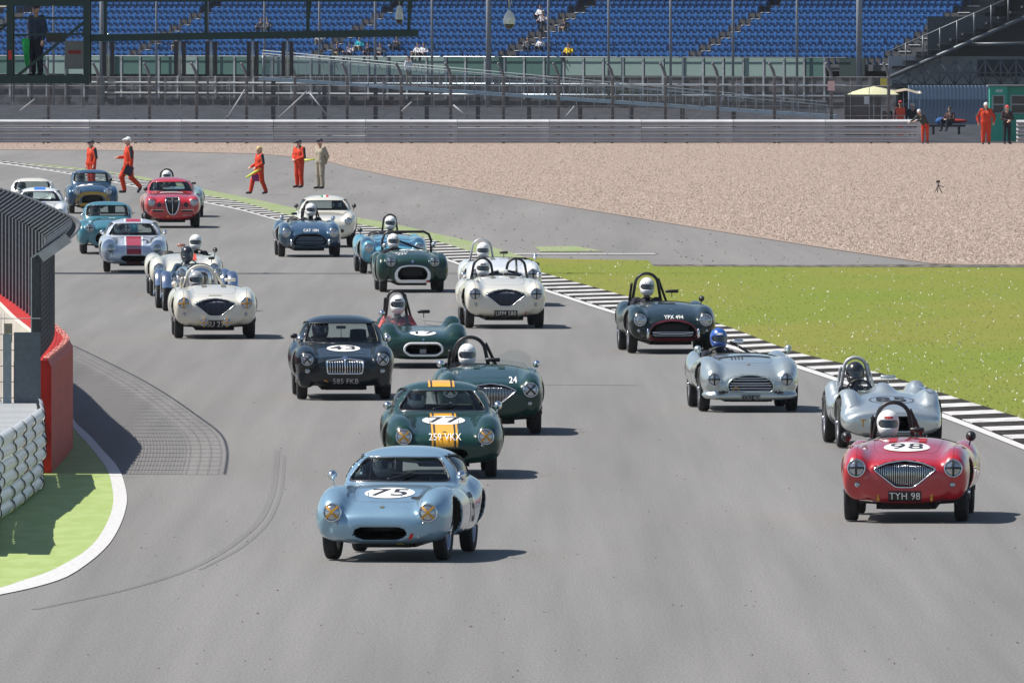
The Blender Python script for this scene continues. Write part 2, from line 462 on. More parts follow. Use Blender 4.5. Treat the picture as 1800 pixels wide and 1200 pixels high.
sheet('soil_edge', G([(1146, 466), (1150, 464.6), (1400, 465.6), (1640, 464.2), (2200, 467), (2200, 471.5), (1850, 470), (1400, 469), (1150, 468)]), two_tone('soil', (.05, .045, .035), (.16, .14, .12), (2, .5, 1), 2.0), .001)
gxs = list(np.linspace(-300, 948, 90))
ribbon('green_verge', by_px(OUT, gxs), by_px(GUP, gxs), LIME2, -.002)
LIN2 = [(x, y - max(1.5, .016 * (y - 250))) for x, y in IN]
ribbon('edge_line', inner, by_px(LIN2, xs), LINEW, .002)
sheet('run_off_line', G([(905, 445.2), (1152, 445.2), (1152, 446.4), (905, 446.4)]), LINEW, -.001)
sheet('run_off_patch', G([(940, 433), (1010, 432), (1062, 441), (950, 442)]), LIME2, -.002)

# kerb: one block after another, alternately white and black, with saw-tooth ridges
kerb = empty('kerb', g(1400, 650)); kerb['kind'] = 'structure'
ki0, ko0 = np.array(by_px(LIN2, xs))[:, :2], np.array(outer_k)[:, :2]
dl = np.linspace(545, 160, 400); o1, o2 = np.argsort(ki0[:, 1]), np.argsort(ko0[:, 1])
ki = np.stack([np.interp(dl, ki0[o1, 1], ki0[o1, 0]), dl], 1); ko = np.stack([np.interp(dl, ko0[o2, 1], ko0[o2, 0]), dl], 1)
L = np.r_[0, np.cumsum(np.hypot(*np.diff(ki, axis=0).T))]; n = int(L[-1] / 1.75)
I2 = resample(ki, n * 8 + 1); O2 = np.stack([np.interp(np.linspace(0, 1, n * 8 + 1), L / L[-1], ko[:, k]) for k in (0, 1)], 1)
KL = kerb.location
kb = 0
for i in range(n):
    if I2[i * 8, 1] > 520 or I2[i * 8, 1] < 160: continue
    b = MB(); vs_ = []
    for j in range(8):
        a, c = I2[i * 8 + j], O2[i * 8 + j]; a2, c2 = I2[i * 8 + j + 1], O2[i * 8 + j + 1]
        hi = .010 if i % 2 else .016
        k0 = len(vs_); e = .82
        am, cm = a + (a2 - a) * e, c + (c2 - c) * e
        for (p, z) in ((a, .006), (c, .03), (am, .012 + hi), (cm, .04 + hi), (a2, .006), (c2, .03)): vs_.append((p[0] - KL.x, p[1] - KL.y, z))
        b.add(vs_[k0:], [(0, 1, 3, 2), (2, 3, 5, 4)])
    b.build('kerb_block', KERBW if i % 2 else KERBB, kerb); kb += 1

# apron inside the left bend
AO = [(128, 735), (133, 743), (160, 768), (183, 794), (203, 816), (215, 838), (223, 876), (219, 900), (212, 920), (197, 948), (177, 971), (114, 1015), (60, 1032), (0, 1045), (-80, 1060), (-200, 1075)]
AI = [(128, 750), (133, 757), (152, 778), (171, 801), (184, 819), (193, 838), (199, 876), (195, 900), (187, 920), (170, 948), (146, 971), (82, 1006), (40, 1020), (0, 1033), (-80, 1048), (-200, 1062)]
def curve_px(pts, n=60):
    P = np.array(pts, float); t = np.arange(len(P)); tt = np.linspace(0, len(P) - 1, n)
    return [g(a, b) for a, b in zip(pchip(t, P[:, 0], tt), pchip(t, P[:, 1], tt))]
ao, ai = curve_px(AO), curve_px(AI)
ribbon('apron_line', ao, ai, LINEW, .003)
sheet('green_apron', ai + [g(-250, 1060), g(-250, 740), g(60, 745)], LIME, .0)
SKID = asphalt('rubbered_asphalt', (.150, .145, .14))
def skid(pts, w):
    P = np.array(curve_px(pts, 40)); T = np.gradient(P, axis=0); N = np.stack([-T[:, 1], T[:, 0]], 1); N /= np.linalg.norm(N, axis=1, keepdims=True)
    A = [(p[0] + nn[0] * w, p[1] + nn[1] * w) for p, nn in zip(P, N)]; B = [(p[0] - nn[0] * w, p[1] - nn[1] * w) for p, nn in zip(P, N)]
    ribbon('skid_mark', A, B, SKID, -.003)
skid([(488, 790), (482, 850), (462, 905), (410, 955), (330, 1000), (220, 1035), (60, 1070)], .035)
skid([(500, 800), (496, 850), (478, 905), (432, 955), (352, 1000)], .02)
sheet('service_ground', [(-120, 598), (120, 598), (120, 900), (-120, 900)], two_tone('service_ground_shade', (.025, .027, .032), (.04, .042, .05), (1, .1, 1)), -.003)  # sheet coloured dark as shaded ground behind the barrier

for (xa, xb, yy, m_) in ((880, 1120, 675, 'j'),):
    ribbon('paving_joint', [g(xa, yy), g(xb, yy + 1)], [g(xa, yy + .7), g(xb, yy + 1.7)], SKID, -.003)
# grass blades and loose stones (ground cover)
def scatter(name, poly_px, n, hmin, hmax, w, mats, lab, cat, kind='blade'):
    P = np.array(poly_px, float); lo, hi = P.min(0), P.max(0); out = []
    while len(out) < n:
        q = rng.uniform(lo, hi, (n, 2)); ins = np.zeros(n, bool); j = len(P) - 1
        for i in range(len(P)):
            c = ((P[i, 1] > q[:, 1]) != (P[j, 1] > q[:, 1])) & (q[:, 0] < (P[j, 0] - P[i, 0]) * (q[:, 1] - P[i, 1]) / (P[j, 1] - P[i, 1] + 1e-9) + P[i, 0])
            ins ^= c; j = i
        out += list(q[ins])
    q = np.array(out[:n]); d = F * H / (q[:, 1] - YH); X = (q[:, 0] - 900) * d / F
    hgt = rng.uniform(hmin, hmax, n); ww = w * rng.uniform(.5, 1.3, n)
    if kind == 'blade':
        a = rng.uniform(-.6, .6, n); lx = rng.uniform(-.03, .03, n)
        V = np.stack([np.stack([X - ww, d, np.zeros(n)], 1), np.stack([X + ww, d + a * .02, np.zeros(n)], 1), np.stack([X + lx, d + .01, hgt], 1)], 1).reshape(-1, 3)
        Fc = np.arange(n * 3).reshape(-1, 3)
    else:
        o = np.array([(1, 0, 0), (0, 1, 0), (-1, 0, 0), (0, -1, 0), (0, 0, 1)], float)
        V = np.stack([X, d, np.zeros(n)], 1)[:, None, :] + o[None] * np.stack([ww, ww, hgt], 1)[:, None, :] * rng.uniform(.6, 1.3, (n, 5, 1))
        V = V.reshape(-1, 3); f = np.array([(0, 1, 4), (1, 2, 4), (2, 3, 4), (3, 0, 4)]); Fc = (np.arange(n)[:, None, None] * 5 + f[None]).reshape(-1, 3)
    mi = rng.integers(0, len(mats), n).repeat(len(Fc) // n)
    o = inst(name, mesh_np(name, V, Fc, mats, mi, False)); return tag(o, lab, cat, kind='stuff')
gb = [(950, 484), (1020, 504), (1092, 525), (1260, 575), (1405, 628), (1485, 648), (1550, 664), (1652, 697), (1800, 744), (1860, 760), (1860, 471), (1400, 470), (1150, 469), (1135, 458), (960, 457)]
scatter('grass_blades', gb, 9000, .006, .022, .009, [mat('blade_a', (.13, .17, .02), .8), mat('blade_b', (.17, .18, .03), .8), mat('blade_c', (.24, .23, .06), .8)], 'short mown grass inside the bend', 'grass')
scatter('daisies', gb, 600, .02, .04, .012, [mat('daisy', (.75, .75, .68), .7)], 'white specks of daisies in the mown grass', 'daisies')
gv = [(-20, 252), (1640, 253), (1820, 260), (1820, 464), (1640, 461), (1480, 438), (1300, 410), (1140, 384), (1000, 361), (850, 336), (700, 310), (610, 291), (560, 277), (450, 268), (200, 262), (-20, 260)]
scatter('gravel_stones', gv, 45000, .015, .045, .03, [mat('stone_a', (.28, .215, .175), .9), mat('stone_b', (.40, .32, .27), .9), mat('stone_c', (.19, .14, .11), .9)], 'loose pinkish stones of the gravel trap', 'gravel', 'stone')
scatter('track_debris', [(950, 462), (600, 380), (200, 285), (0, 272), (450, 272), (620, 300), (1000, 370), (1600, 463)], 420, .01, .03, .03, [mat('debris', (.07, .06, .05), .9)], 'small dark rubber crumbs and stones on the run-off', 'debris', 'stone')
scatter('rubber_crumbs', [(300, 700), (1300, 740), (1790, 960), (1790, 1195), (20, 1195), (240, 960)], 150, .006, .014, .014, [mat('debris', (.07, .06, .05), .9)], 'small dark rubber crumbs lying on the near track', 'debris', 'stone')
# ------------------------------------------------------------------ people
SKIN = mat('skin', (.50, .30, .22), .55, var=.08, scale=8)
def suit(name, c): return mat('cloth_' + name, c, .8, var=.16, scale=9, bump=.4, bscale=14, spec=.25)
ORANGE = suit('orange', (.55, .048, .018)); BEIGE = suit('beige', (.36, .31, .24)); NAVY = suit('navy', (.02, .022, .035))
BOOT = mat('boot_leather', (.02, .02, .022), .6)
HAIRB = mat('hair_blond', (.55, .40, .18), .7, var=.3, scale=60); HAIRD = mat('hair_dark', (.03, .022, .018), .7, var=.3, scale=60)

def stand_pose(h=1.75, **kw):
    s = h / 1.75
    J = dict(pel=(0, 0, .98), chest=(0, .01, 1.28), neck=(0, .0, 1.50), head=(0, -.02, 1.635),
             hipL=(-.09, 0, .93), hipR=(.09, 0, .93), kneeL=(-.11, -.01, .50), kneeR=(.11, -.01, .50), ankL=(-.12, .02, .09), ankR=(.12, .02, .09),
             toeL=(-.14, -.15, .04), toeR=(.14, -.15, .04),
             shoL=(-.19, .01, 1.43), shoR=(.19, .01, 1.43), elbL=(-.26, .03, 1.15), elbR=(.26, .03, 1.15), hanL=(-.26, -.06, .90), hanR=(.26, -.06, .90))
    J.update(kw)
    return {k: tuple(c * s for c in v) for k, v in J.items()}
def sit_pose(drive=False, **kw):
    J = dict(pel=(0, .02, .12), chest=(0, .09, .42), neck=(0, .10, .60), head=(0, .06, .745),
             hipL=(-.1, 0, .11), hipR=(.1, 0, .11), kneeL=(-.15, -.46, .24), kneeR=(.15, -.46, .24), ankL=(-.14, -.52, -.20), ankR=(.14, -.52, -.20), toeL=(-.15, -.68, -.24), toeR=(.15, -.68, -.24),
             shoL=(-.19, .12, .53), shoR=(.19, .12, .53), elbL=(-.27, -.02, .28), elbR=(.27, -.02, .28), hanL=(-.1, -.25, .27), hanR=(.1, -.25, .27))
    if drive: J.update(ankL=(-.12, -.84, .07), ankR=(.12, -.84, .07), toeL=(-.12, -.92, .17), toeR=(.12, -.92, .17), kneeL=(-.15, -.44, .26), kneeR=(.15, -.44, .26),
                       elbL=(-.29, -.09, .37), elbR=(.29, -.09, .37), hanL=(-.17, -.36, .44), hanR=(.17, -.36, .44))
    J.update(kw); return J

TAGS = ('suit', 'leg', 'skin', 'hair', 'boot')
def person_prims(J, bulk=1.0, cap=None, longhair=False, helmet=False, stripe=False):
    V = lambda k: np.array(J[k], float); pr = []
    sc = np.linalg.norm(V('neck') - V('pel')) / .52
    def c(a, b, ra, rb, t): pr.append((cone(a, b, ra * sc, rb * sc), t))
    B = bulk
    pe, ch, ne, hd = V('pel'), V('chest'), V('neck'), V('head')
    ax = V('shoR') - V('shoL'); ax /= np.linalg.norm(ax)
    for s in (-1, 1):
        c(pe + ax * .055 * s * sc, ch + ax * .085 * s * sc, .115 * B, .115 * B, 'suit'); c(ch + ax * .085 * s * sc, V('shoR' if s > 0 else 'shoL') * .75 + ne * .25 - np.array([0, 0, .03]), .115 * B, .07 * B, 'suit')
    c(ne - (ne - ch) * .25, ne + (hd - ne) * .3, .06, .052, 'skin'); 
    c(hd - np.array([0, .0, .035]) * sc, hd + np.array([0, .012, .035]) * sc, .078, .088, 'skin')
    if not helmet:
        fw = np.array([ax[1], -ax[0], 0])        # facing direction
        c(hd + fw * .055 * sc - np.array([0, 0, .075]) * sc, hd + fw * .045 * sc, .036, .05, 'skin')
        c(hd + fw * .088 * sc + np.array([0, 0, .0]) * sc, hd + fw * .105 * sc - np.array([0, 0, .025]) * sc, .008, .014, 'skin')
        for s in (-1, 1):
            c(hd + fw * .079 * sc + ax * s * .032 * sc + np.array([0, 0, .012]) * sc, hd + fw * .08 * sc + ax * s * .034 * sc + np.array([0, 0, .012]) * sc, .011, .011, 'hair')
            c(hd + ax * s * .086 * sc - fw * .01 * sc + np.array([0, 0, .015]) * sc, hd + ax * s * .09 * sc - fw * .012 * sc - np.array([0, 0, .025]) * sc, .012, .009, 'skin')
        c(hd - fw * .02 * sc + np.array([0, 0, .05]) * sc, hd - fw * .005 * sc + np.array([0, 0, .055]) * sc, .092, .088, 'hair')
        if cap: c(hd + fw * .08 * sc + np.array([0, 0, .055]) * sc, hd + fw * .15 * sc + np.array([0, 0, .04]) * sc, .045, .03, 'hair')
        if longhair: c(hd - fw * .05 * sc + np.array([0, 0, .02]) * sc, hd - fw * .07 * sc - np.array([0, 0, .1]) * sc, .085, .06, 'hair')
    for s, S in ((-1, 'L'), (1, 'R')):
        sh, el, ha = V('sho' + S), V('elb' + S), V('han' + S)
        if stripe: c(sh + ax * s * .03 * sc, el + ax * s * .026 * sc, .05 * B, .042 * B, 'boot'); c(ne + ax * s * .05 * sc, sh + np.array([0, 0, .03]) * sc, .045, .045, 'boot')
        c(sh, el, .062 * B, .05 * B, 'suit'); c(el, ha, .05 * B, .036 * B, 'suit')
        d = (ha - el); d /= np.linalg.norm(d); side = np.cross(d, np.array([0, -.2, 1.0])); side /= np.linalg.norm(side) + 1e-9; nn = np.cross(side, d)
        c(ha, ha + d * .075 * sc, .03, .032, 'skin')
        for i, L in enumerate((.06, .07, .066, .05)):
            b0 = ha + d * .085 * sc + side * (i - 1.5) * .021 * sc; m_ = b0 + d * L * .6 * sc - nn * .008 * sc
            c(b0, m_, .0105, .0095, 'skin'); c(m_, m_ + d * L * .4 * sc - nn * .02 * sc, .0095, .008, 'skin')
        t0 = ha + d * .02 * sc - side * .03 * sc; c(t0, t0 + d * .045 * sc - side * .03 * sc, .013, .010, 'skin')
        hp, kn, an, to = V('hip' + S), V('knee' + S), V('ank' + S), V('toe' + S)
        c(hp, kn, .098 * B, .072 * B, 'leg'); c(kn, an + (kn - an) * .12, .068 * B, .058 * B, 'leg')
        c(an + (kn - an) * .2, an, .048, .048, 'boot'); c(an - np.array([0, 0, .03]) * sc, to, .048, .038, 'boot')
    c(pe, V('hipL'), .12 * B, .1 * B, 'leg'); c(pe, V('hipR'), .12 * B, .1 * B, 'leg')
    return pr
def person_mesh(J, mats, vox=.014, **kw):
    pr = person_prims(J, **kw); A = np.array([J[k] for k in J])
    def f(X, Y, Z):
        d = None
        for p, t in pr: q = p(X, Y, Z); d = q if d is None else smin(d, q, .022)
        return d
    P, Q = surface_nets(f, A.min(0) - .22, A.max(0) + .22, vox)
    C = P[Q].mean(1); D = np.stack([ev(p, C) for p, _ in pr]); am = D.argmin(0)
    ti = np.array([TAGS.index(t) for _, t in pr])
    return mesh_np('person', P, Q, mats, ti[am])

def helmet_fn():
    a = ellipsoid((0, .01, .01), (.128, .152, .142)); b = ellipsoid((0, -.045, -.085), (.098, .105, .075))
    o = lambda X, Y, Z: np.maximum(smin(a(X, Y, Z), b(X, Y, Z), .06), -.15 - Z)
    port = convex([(-.095, -.045), (.095, -.045), (.11, .0), (.095, .04), (-.095, .04), (-.11, 0)])
    return o, (lambda X, Y, Z: np.maximum(np.maximum(o(X, Y, Z), -np.maximum(np.maximum(port(X, Z, .02), -(o(X, Y, Z) + .02)), Y)), -ellipsoid((0, 0, -.06), (.095, .11, .13))(X, Y, Z)))
HO, HB = helmet_fn()
def helmet_mesh():
    P, Q = surface_nets(HB, (-.16, -.18, -.18), (.16, .19, .18), .0115)
    return mesh_np('helmet', P, Q, [WHITE])
def visor_mesh():
    U, W = np.meshgrid(np.linspace(-.108, .108, 14), np.linspace(-.048, .043, 6), indexing='ij')
    return grid_mesh('visor', proj(HO, U, W, 'front', -.004), 14, 6, M['visor'])
mat('visor', (.012, .014, .02), .12, 0, 1.0)
HELW = mat('helmet_white', (.80, .80, .79), .3, 0, .6, var=.05)
HELK = mat('helmet_black', (.015, .015, .018), .25, 0, .8, var=.05)
HELB = mat('helmet_blue', (.02, .09, .38), .3, 0, .8, var=.05)
HELG = mat('helmet_grey', (.35, .36, .38), .3, 0, .8, var=.05)

def driver(car, x, y, z, label, suitm=None, hel=None, group=None, sc=1.0, turn=0.0, recline=0.0, stripe=None):
    sm = suitm or NAVY
    key = ('driver', sm.name)
    me = cached(key, lambda: person_mesh(sit_pose(True), [sm, sm, suit('glove_black', (.03, .03, .03)), SKIN, BOOT], .02, helmet=True))
    Mx = Matrix.Translation(car.location) @ Matrix.Rotation(car.rotation_euler.z, 4, 'Z') @ Matrix.Scale(car.scale.x, 4)
    o = inst('person', me, None, (Mx @ Vector((x, y, z)))[:], (recline, 0, car.rotation_euler.z + turn)); o.scale = (car.scale.x * sc,) * 3
    tag(o, label, 'person', 'drivers at the wheel of the racing cars')
    h = inst('helmet', cached('helmet', helmet_mesh), o, (0, .05, .765), (.06, 0, rnd.uniform(-.12, .12)), [hel or HELW])
    inst('visor', cached('visor', visor_mesh), h)
    if stripe: quad_decal(HO, 'helmet_stripe', h, [(-.05, .06), (.05, .06), (.05, .085), (-.05, .085)], 'front', stripe, .002, 8, 3)
    for s in (-1, 1): disc_decal(HO, 'vent', h, s * .04, .075, .008, 'front', BLACK, .002, nr=3, na=10)
    return o
# ------------------------------------------------------------------ left side: red wall, catch fence, tyre barrier
REDW = two_tone('red_wall_paint', (.50, .030, .022), (.38, .022, .018), (2, 1, 2), 3.0, .55)
PATH = [(-5.75, 164.6), (-5.80, 168), (-5.87, 172), (-5.97, 176), (-6.1, 179.7), (-6.65, 189), (-7.63, 203.7), (-8.9, 220), (-11, 245)]
WPATH = [(-5.70, 164.6), (-5.715, 168), (-5.74, 173.5), (-5.79, 175.5), (-5.92, 178), (-6.55, 188), (-7.5, 203.7), (-8.8, 220), (-10.8, 245)]
def path_at(s_, PT=None):
    P = np.array(PATH if PT is None else PT); L = np.r_[0, np.cumsum(np.hypot(*np.diff(P, axis=0).T))]
    return np.stack([pchip(L, P[:, 0], s_), pchip(L, P[:, 1], s_)], -1), L[-1]
_, PL = path_at(np.array([0.0]))
BEIGEC = mat('concrete_beige', (.50, .45, .39), .85, var=.15, scale=4)
wall = empty('pit_wall', (-5.7, 164.6, 0)); tag(wall, 'red painted concrete wall with chipped top carrying the catch fence', 'wall')
seg = 3.4; ns = int(PL / seg)
for i in range(ns):
    P, _ = path_at(np.array([i * seg, i * seg + seg - .02]), WPATH); b = MB()
    a, c = P; d = (c - a) / np.linalg.norm(c - a); nn = np.array([d[1], -d[0]])
    prof = [(.145, 0), (.145, 1.28), (.105, 1.36), (-.28, 1.37), (-.31, 1.34), (-.31, 0)]
    vs_ = [(q[0] + nn[0] * o - wall.location.x, q[1] + nn[1] * o - wall.location.y, z) for q in (a, c) for o, z in prof]
    b.add(vs_, [(k, (k + 1) % 6, 6 + (k + 1) % 6, 6 + k) for k in (0, 1, 2, 5)] + [tuple(range(6))[::-1], tuple(range(6, 12))])
    b.add(vs_, [(k, (k + 1) % 6, 6 + (k + 1) % 6, 6 + k) for k in (3, 4)], 1)
    b.build('wall_block', [REDW, BEIGEC], wall)
    for j in range(3):    # pale coping stones
        q = a + (c - a) * (.17 + .33 * j); b = MB(); b.box((q[0] + nn[0] * .07 - wall.location.x, q[1] + nn[1] * .07 - wall.location.y, 1.375), (.07, .9, .03), rz=math.atan2(-d[0], d[1])); b.build('coping', mat('coping_red', (.62, .22, .18), .7, var=.3, scale=12), wall)

fence = empty('catch_fence', (-5.7, 164.6, 1.37)); tag(fence, 'tall dark catch fence with bent post tops along the red wall', 'fence')
PD = mat('fence_post_dark', (.055, .06, .068), .5, .2, var=.2); PE = mat('fence_post_sunlit_edge', (.52, .54, .56), .4, .3); WIRE = mat('fence_wire', (.07, .075, .085), .5, .4); WIREL = mat('fence_wire_grey', (.32, .33, .35), .5, .4)  # pale edge colour paints the sun catching the post flanges
sp = 1.62; npst = int(PL / sp); fl = fence.location
def post_mesh():
    b = MB(); b.box((0, 0, .62), (.035, .10, 1.24)); b.box((0, -.05, .62), (.09, .012, 1.24)); b.box((0, .05, .62), (.09, .012, 1.24)); b.box((-.045, -.058, .62), (.014, .012, 1.24), 1); b.bar((-.03, -.058, 1.235), (.30, -.058, 1.465), .012, .014, 1)
    b.bar((0, 0, 1.21), (.33, 0, 1.44), .035, .10); b.bar((0, -.05, 1.21), (.33, -.05, 1.44), .012, .085); b.bar((0, .05, 1.21), (.33, .05, 1.44), .012, .085)
    return b.mesh('post', [PD, PE])
pm_ = post_mesh(); posts = []
for i in range(npst + 1):
    P, _ = path_at(np.array([i * sp, i * sp + .1])); d = P[1] - P[0]; rz = math.atan2(-d[0], d[1])
    posts.append((P[0], rz)); inst('post', pm_, fence, (P[0][0] - fl.x, P[0][1] - fl.y, 0), (0, 0, rz))
def fpt(i, z):
    (p, rz) = posts[i]; o = 0.0
    if z > 1.21: o = (z - 1.21) * .33 / .23
    return (p[0] + math.cos(rz) * o - fl.x + .07, p[1] + math.sin(rz) * o - fl.y, z)
for i in range(npst):
    b = MB()
    for z in list(np.arange(.04, 1.42, .062)) + [1.44]: b.tube([fpt(i, z), fpt(i + 1, z)], .0035 if z < 1.43 else .016, 4, caps=False)
    for t in np.linspace(0, 1, 9)[:-1]:
        L_ = [tuple(np.array(fpt(i, z)) * (1 - t) + np.array(fpt(i + 1, z)) * t) for z in (.03, 1.21, 1.44)]; b.tube(L_, .003, 4, caps=False)
    b.build('mesh_panel', WIRE, fence)
b = MB(); b.bar((.02, -.1, 1.23), (.36, -.1, 1.47), .02, .12); b.build('end_plate', STEEL, fence)

# short return fence facing the camera
rf = empty('return_fence', (-6.05, 163.6, 0)); tag(rf, 'short grey wire fence closing the gap behind the white tyre wall', 'fence')
b = MB(); b.box((-.0, 0, 1.15), (.10, .08, 1.1)); b.build('post', mat('fence_post_grey', (.22, .26, .30), .5, .3), rf)
b = MB(); b.box((.24, 0, 1.15), (.32, .02, 1.15)); b.build('panel', mat('fence_panel_grey', (.10, .12, .14), .6), rf)
b = MB()
for x in np.arange(-1.2, 0, .045): b.tube([(x, 0, .75), (x, 0, 1.95)], .003, 4, caps=False)
for z in np.arange(.75, 2.0, .19): b.tube([(-1.2, 0, z), (.4, 0, z)], .005, 4, caps=False)
b.build('wire_mesh', WIREL, rf)
for k, (px, py) in enumerate(((14, 585), (32, 602))):
    p = at(px, py, 166); jb = empty('junction_box', (p[0], p[1], 0)); tag(jb, ('grey green junction box on a post, left of the pair behind the wire fence', 'grey green junction box on a post, right of the pair behind the wire fence')[k], 'junction box', 'junction boxes')
    b = MB(); b.box((0, 0, p[2]), (.10, .07, .23)); b.build('casing', mat('box_olive', (.24, .25, .20), .6), jb); b = MB(); b.tube([(0, .02, 0), (0, .02, p[2] - .1)], .012, 6); b.build('post', BLACK, jb)
iw = MB(); iw.box((-8.2, 172, .5), (2.6, 8, 1.0)); tag(iw.build('equipment_locker', mat('locker_grey', (.16, .17, .19), .7)), 'low grey locker seen through the wire fence at the left edge', 'locker')

# white lapped steel barrier in front of the red wall
tw_ = empty('white_barrier', (-5.6, 153, 0)); tag(tw_, 'white painted lapped steel barrier curving up to the end of the red wall', 'barrier')
TWM = mat('white_barrier_paint', (.78, .79, .80), .42, var=.08, scale=5, coat=.2)
PRW = [(.0, -.154), (.012, -.148), (.03, -.132), (.048, -.112), (.056, -.09), (.056, -.06), (.048, -.035), (.028, -.015), (.02, 0), (.028, .015), (.048, .035), (.056, .06), (.056, .09), (.048, .112), (.03, .132), (.012, .148), (.0, .154)]
def lapped(a, c, z, flip=1, flare=.02):
    """W rail from a (far) to c (near); the near end stands proud and shows its edge"""
    b = MB(); n = len(PRW); d = (c - a) / np.linalg.norm(c - a); nn = np.array([-d[1], d[0]]) * flip; vs_ = []
    st = np.linspace(0, 1, 7)
    for k, t in enumerate(st):
        q = a + (c - a) * t; off = flare * t ** 2
        for (o, zz) in PRW: vs_.append((q[0] + nn[0] * (o + off) - tw_.location.x, q[1] + nn[1] * (o + off) - tw_.location.y, z + zz))
    k0 = len(vs_); q = c
    for (o, zz) in PRW: vs_.append((q[0] + nn[0] * (o + flare - .012) - tw_.location.x, q[1] + nn[1] * (o + flare - .012) - tw_.location.y, z + zz))
    b.add(vs_[:k0], [(r * n + i, r * n + i + 1, (r + 1) * n + i + 1, (r + 1) * n + i) for r in range(6) for i in range(n - 1)], 0, True)
    b.add(vs_[k0 - n:], [(i, i + 1, n + i + 1, n + i) for i in range(n - 1)], 1)  # rail end faces coloured dark as the shaded gap at each lap
    return b.build('rail', [TWM, DARK], tw_)
A0, A1 = np.array((-5.70, 164.3)), np.array((-5.42, 140.0)); K = 10
kn = [A0 + (A1 - A0) * t + np.array((rnd.uniform(-.05, .05) + .09 * math.sin(t * 7), 0)) for t in np.linspace(0, 1, K + 1)]
for i in range(K):
    for r in range(3):
        sh = np.array((0, (-.5, .45, 0)[r]))
        lapped(kn[i] + sh, kn[i + 1] + sh - np.array((0, .25)), .158 + r * .312)
        if r == 2: lapped(kn[i] + np.array((-.62, 0)), kn[i + 1] + np.array((-.62, -.25)), .158 + r * .312, -1, .03)
    for t in (.1, .3, .5, .7, .9):
        q = kn[i] + (kn[i + 1] - kn[i]) * t; b = MB(); b.box((q[0] - .31 - tw_.location.x, q[1] - tw_.location.y, .85), (.56, .34, .05)); b.build('spacer', mat('spacer_grey', (.42, .43, .44), .6), tw_)
    b = MB(); b.box((kn[i][0] - .31 - tw_.location.x, kn[i][1] - .3 - tw_.location.y, .44), (.14, .14, .86)); b.build('post', STEEL, tw_)
b = MB(); b.box((A0[0] - .05 - tw_.location.x, A0[1] + .08 - tw_.location.y, .5), (.10, .05, .98)); b.build('end_plate', TWM, tw_)

# ------------------------------------------------------------------ start gantry
GD = 293.0; GN = mat('gantry_green', (.012, .035, .032), .5, .1, var=.2); GS = GD / F
def gp(px, py, dy=0): x, y, z = at(px, py, GD); return (x, y + dy, z)
go = at(0, 600, GD); gan = empty('start_gantry', (go[0], GD, 0)); tag(gan, 'dark green start gantry with caged platform reaching over the track', 'gantry')
def rel(p): return (p[0] - gan.location.x, p[1] - gan.location.y, p[2])
def gbar(a, b_, w, h=None, nm='beam', dy=0, m=None, dy2=None):
    b = MB(); b.bar(rel(gp(*a, dy)), rel(gp(*b_, dy if dy2 is None else dy2)), w, h); return b.build(nm, m or GN, gan)
for dy in (0, 1.4):
    gbar((-140, 140), (157, 140), .16, .17, dy=dy); gbar((-140, 4), (157, 5), .14, .14, dy=dy)
    gbar((152, -30), (152, 147), .13, .13, 'post', dy); gbar((17, -30), (17, 140), .12, .12, 'post', dy); gbar((-120, -30), (-120, 140), .12, .12, 'post', dy)
    gbar((25, 32), (147, 32), .045, .045, 'rail', dy); gbar((25, 62), (147, 60), .045, .045, 'rail', dy); gbar((-120, 45), (10, 45), .045, .045, 'rail', dy)
gbar((30, 134), (150, 38), .06, .06, 'brace'); gbar((10, 45), (-20, 70), .06, .06, 'brace')
gbar((160, 67), (735, 58), .15, .15, 'beam', .2); gbar((160, -2), (735, -2), .12, .12, 'beam', .2); gbar((160, 67), (735, 58), .12, .12, 'beam', 1.2); gbar((160, -2), (735, -2), .1, .1, 'beam', 1.2)
for x in (185, 362, 541, 719): gbar((x, -2), (x, 60), .07, .07, 'hanger', .2)
for x in (541, 719): gbar((x + 4, -2), (x - 2, 60), .05, .05, 'hanger', .9)
for x in (185, 362, 541, 719): gbar((x, 62), (x, 60), .06, .06, 'cross_tie', .2, dy2=1.2)
b = MB(); b.box(rel(gp(5, 138, .7)), (3.6, 1.5, .05)); b.build('deck', GN, gan)
gbar((-160, -200), (-160, 430), .35, .35, 'mast', .7, STEEL)
gbar((-160, -40), (157, -40), .25, .25, 'beam', .7); gbar((157, -40), (905, -40), .12, .12, 'camera_arm', .7)
CABG = mat('cabinet_grey', (.20, .195, .185), .6); b = MB(); b.box(rel(gp(129, 97, .5)), (.39, .22, .60)); cb = b.build('cabinet', CABG, gan); b = MB(); b.box(rel(gp(130, 92, .385)), (.27, .012, .075)); b.build('warning_label', mat('label_red', (.30, .02, .02), .6), cb)
b = MB(); b.box(rel(gp(97, 66, .6)), (.42, .3, .2)); b.build('console', mat('console_dark', (.05, .04, .035), .6), gan)
for px in (18,): b = MB(); b.box(rel(gp(px, 97, -.07)), (.07, .02, .20)); b.build('extinguisher', mat('red_vinyl', (.5, .02, .015)), gan)
for k, px in enumerate((190, 316, 371, 444, 505)):
    sl = empty('start_light', gp(px, 74, .2)); tag(sl, 'dark start light column hanging from the gantry beam, %s of five from the left' % ('first', 'second', 'third', 'fourth', 'fifth')[k], 'start light', 'start lights')
    for s, w in ((-1, .085), (1, .085)): b = MB(); b.box((s * .085, .06, -.36), (w, .16, .74)); b.build('lamp_housing', mat('lamp_housing', (.03, .028, .035), .5), sl)
    b = MB(); b.tube([(0, -.02, .18), (0, -.02, -.76)], .03, 8); b.build('pole', STEEL, sl)
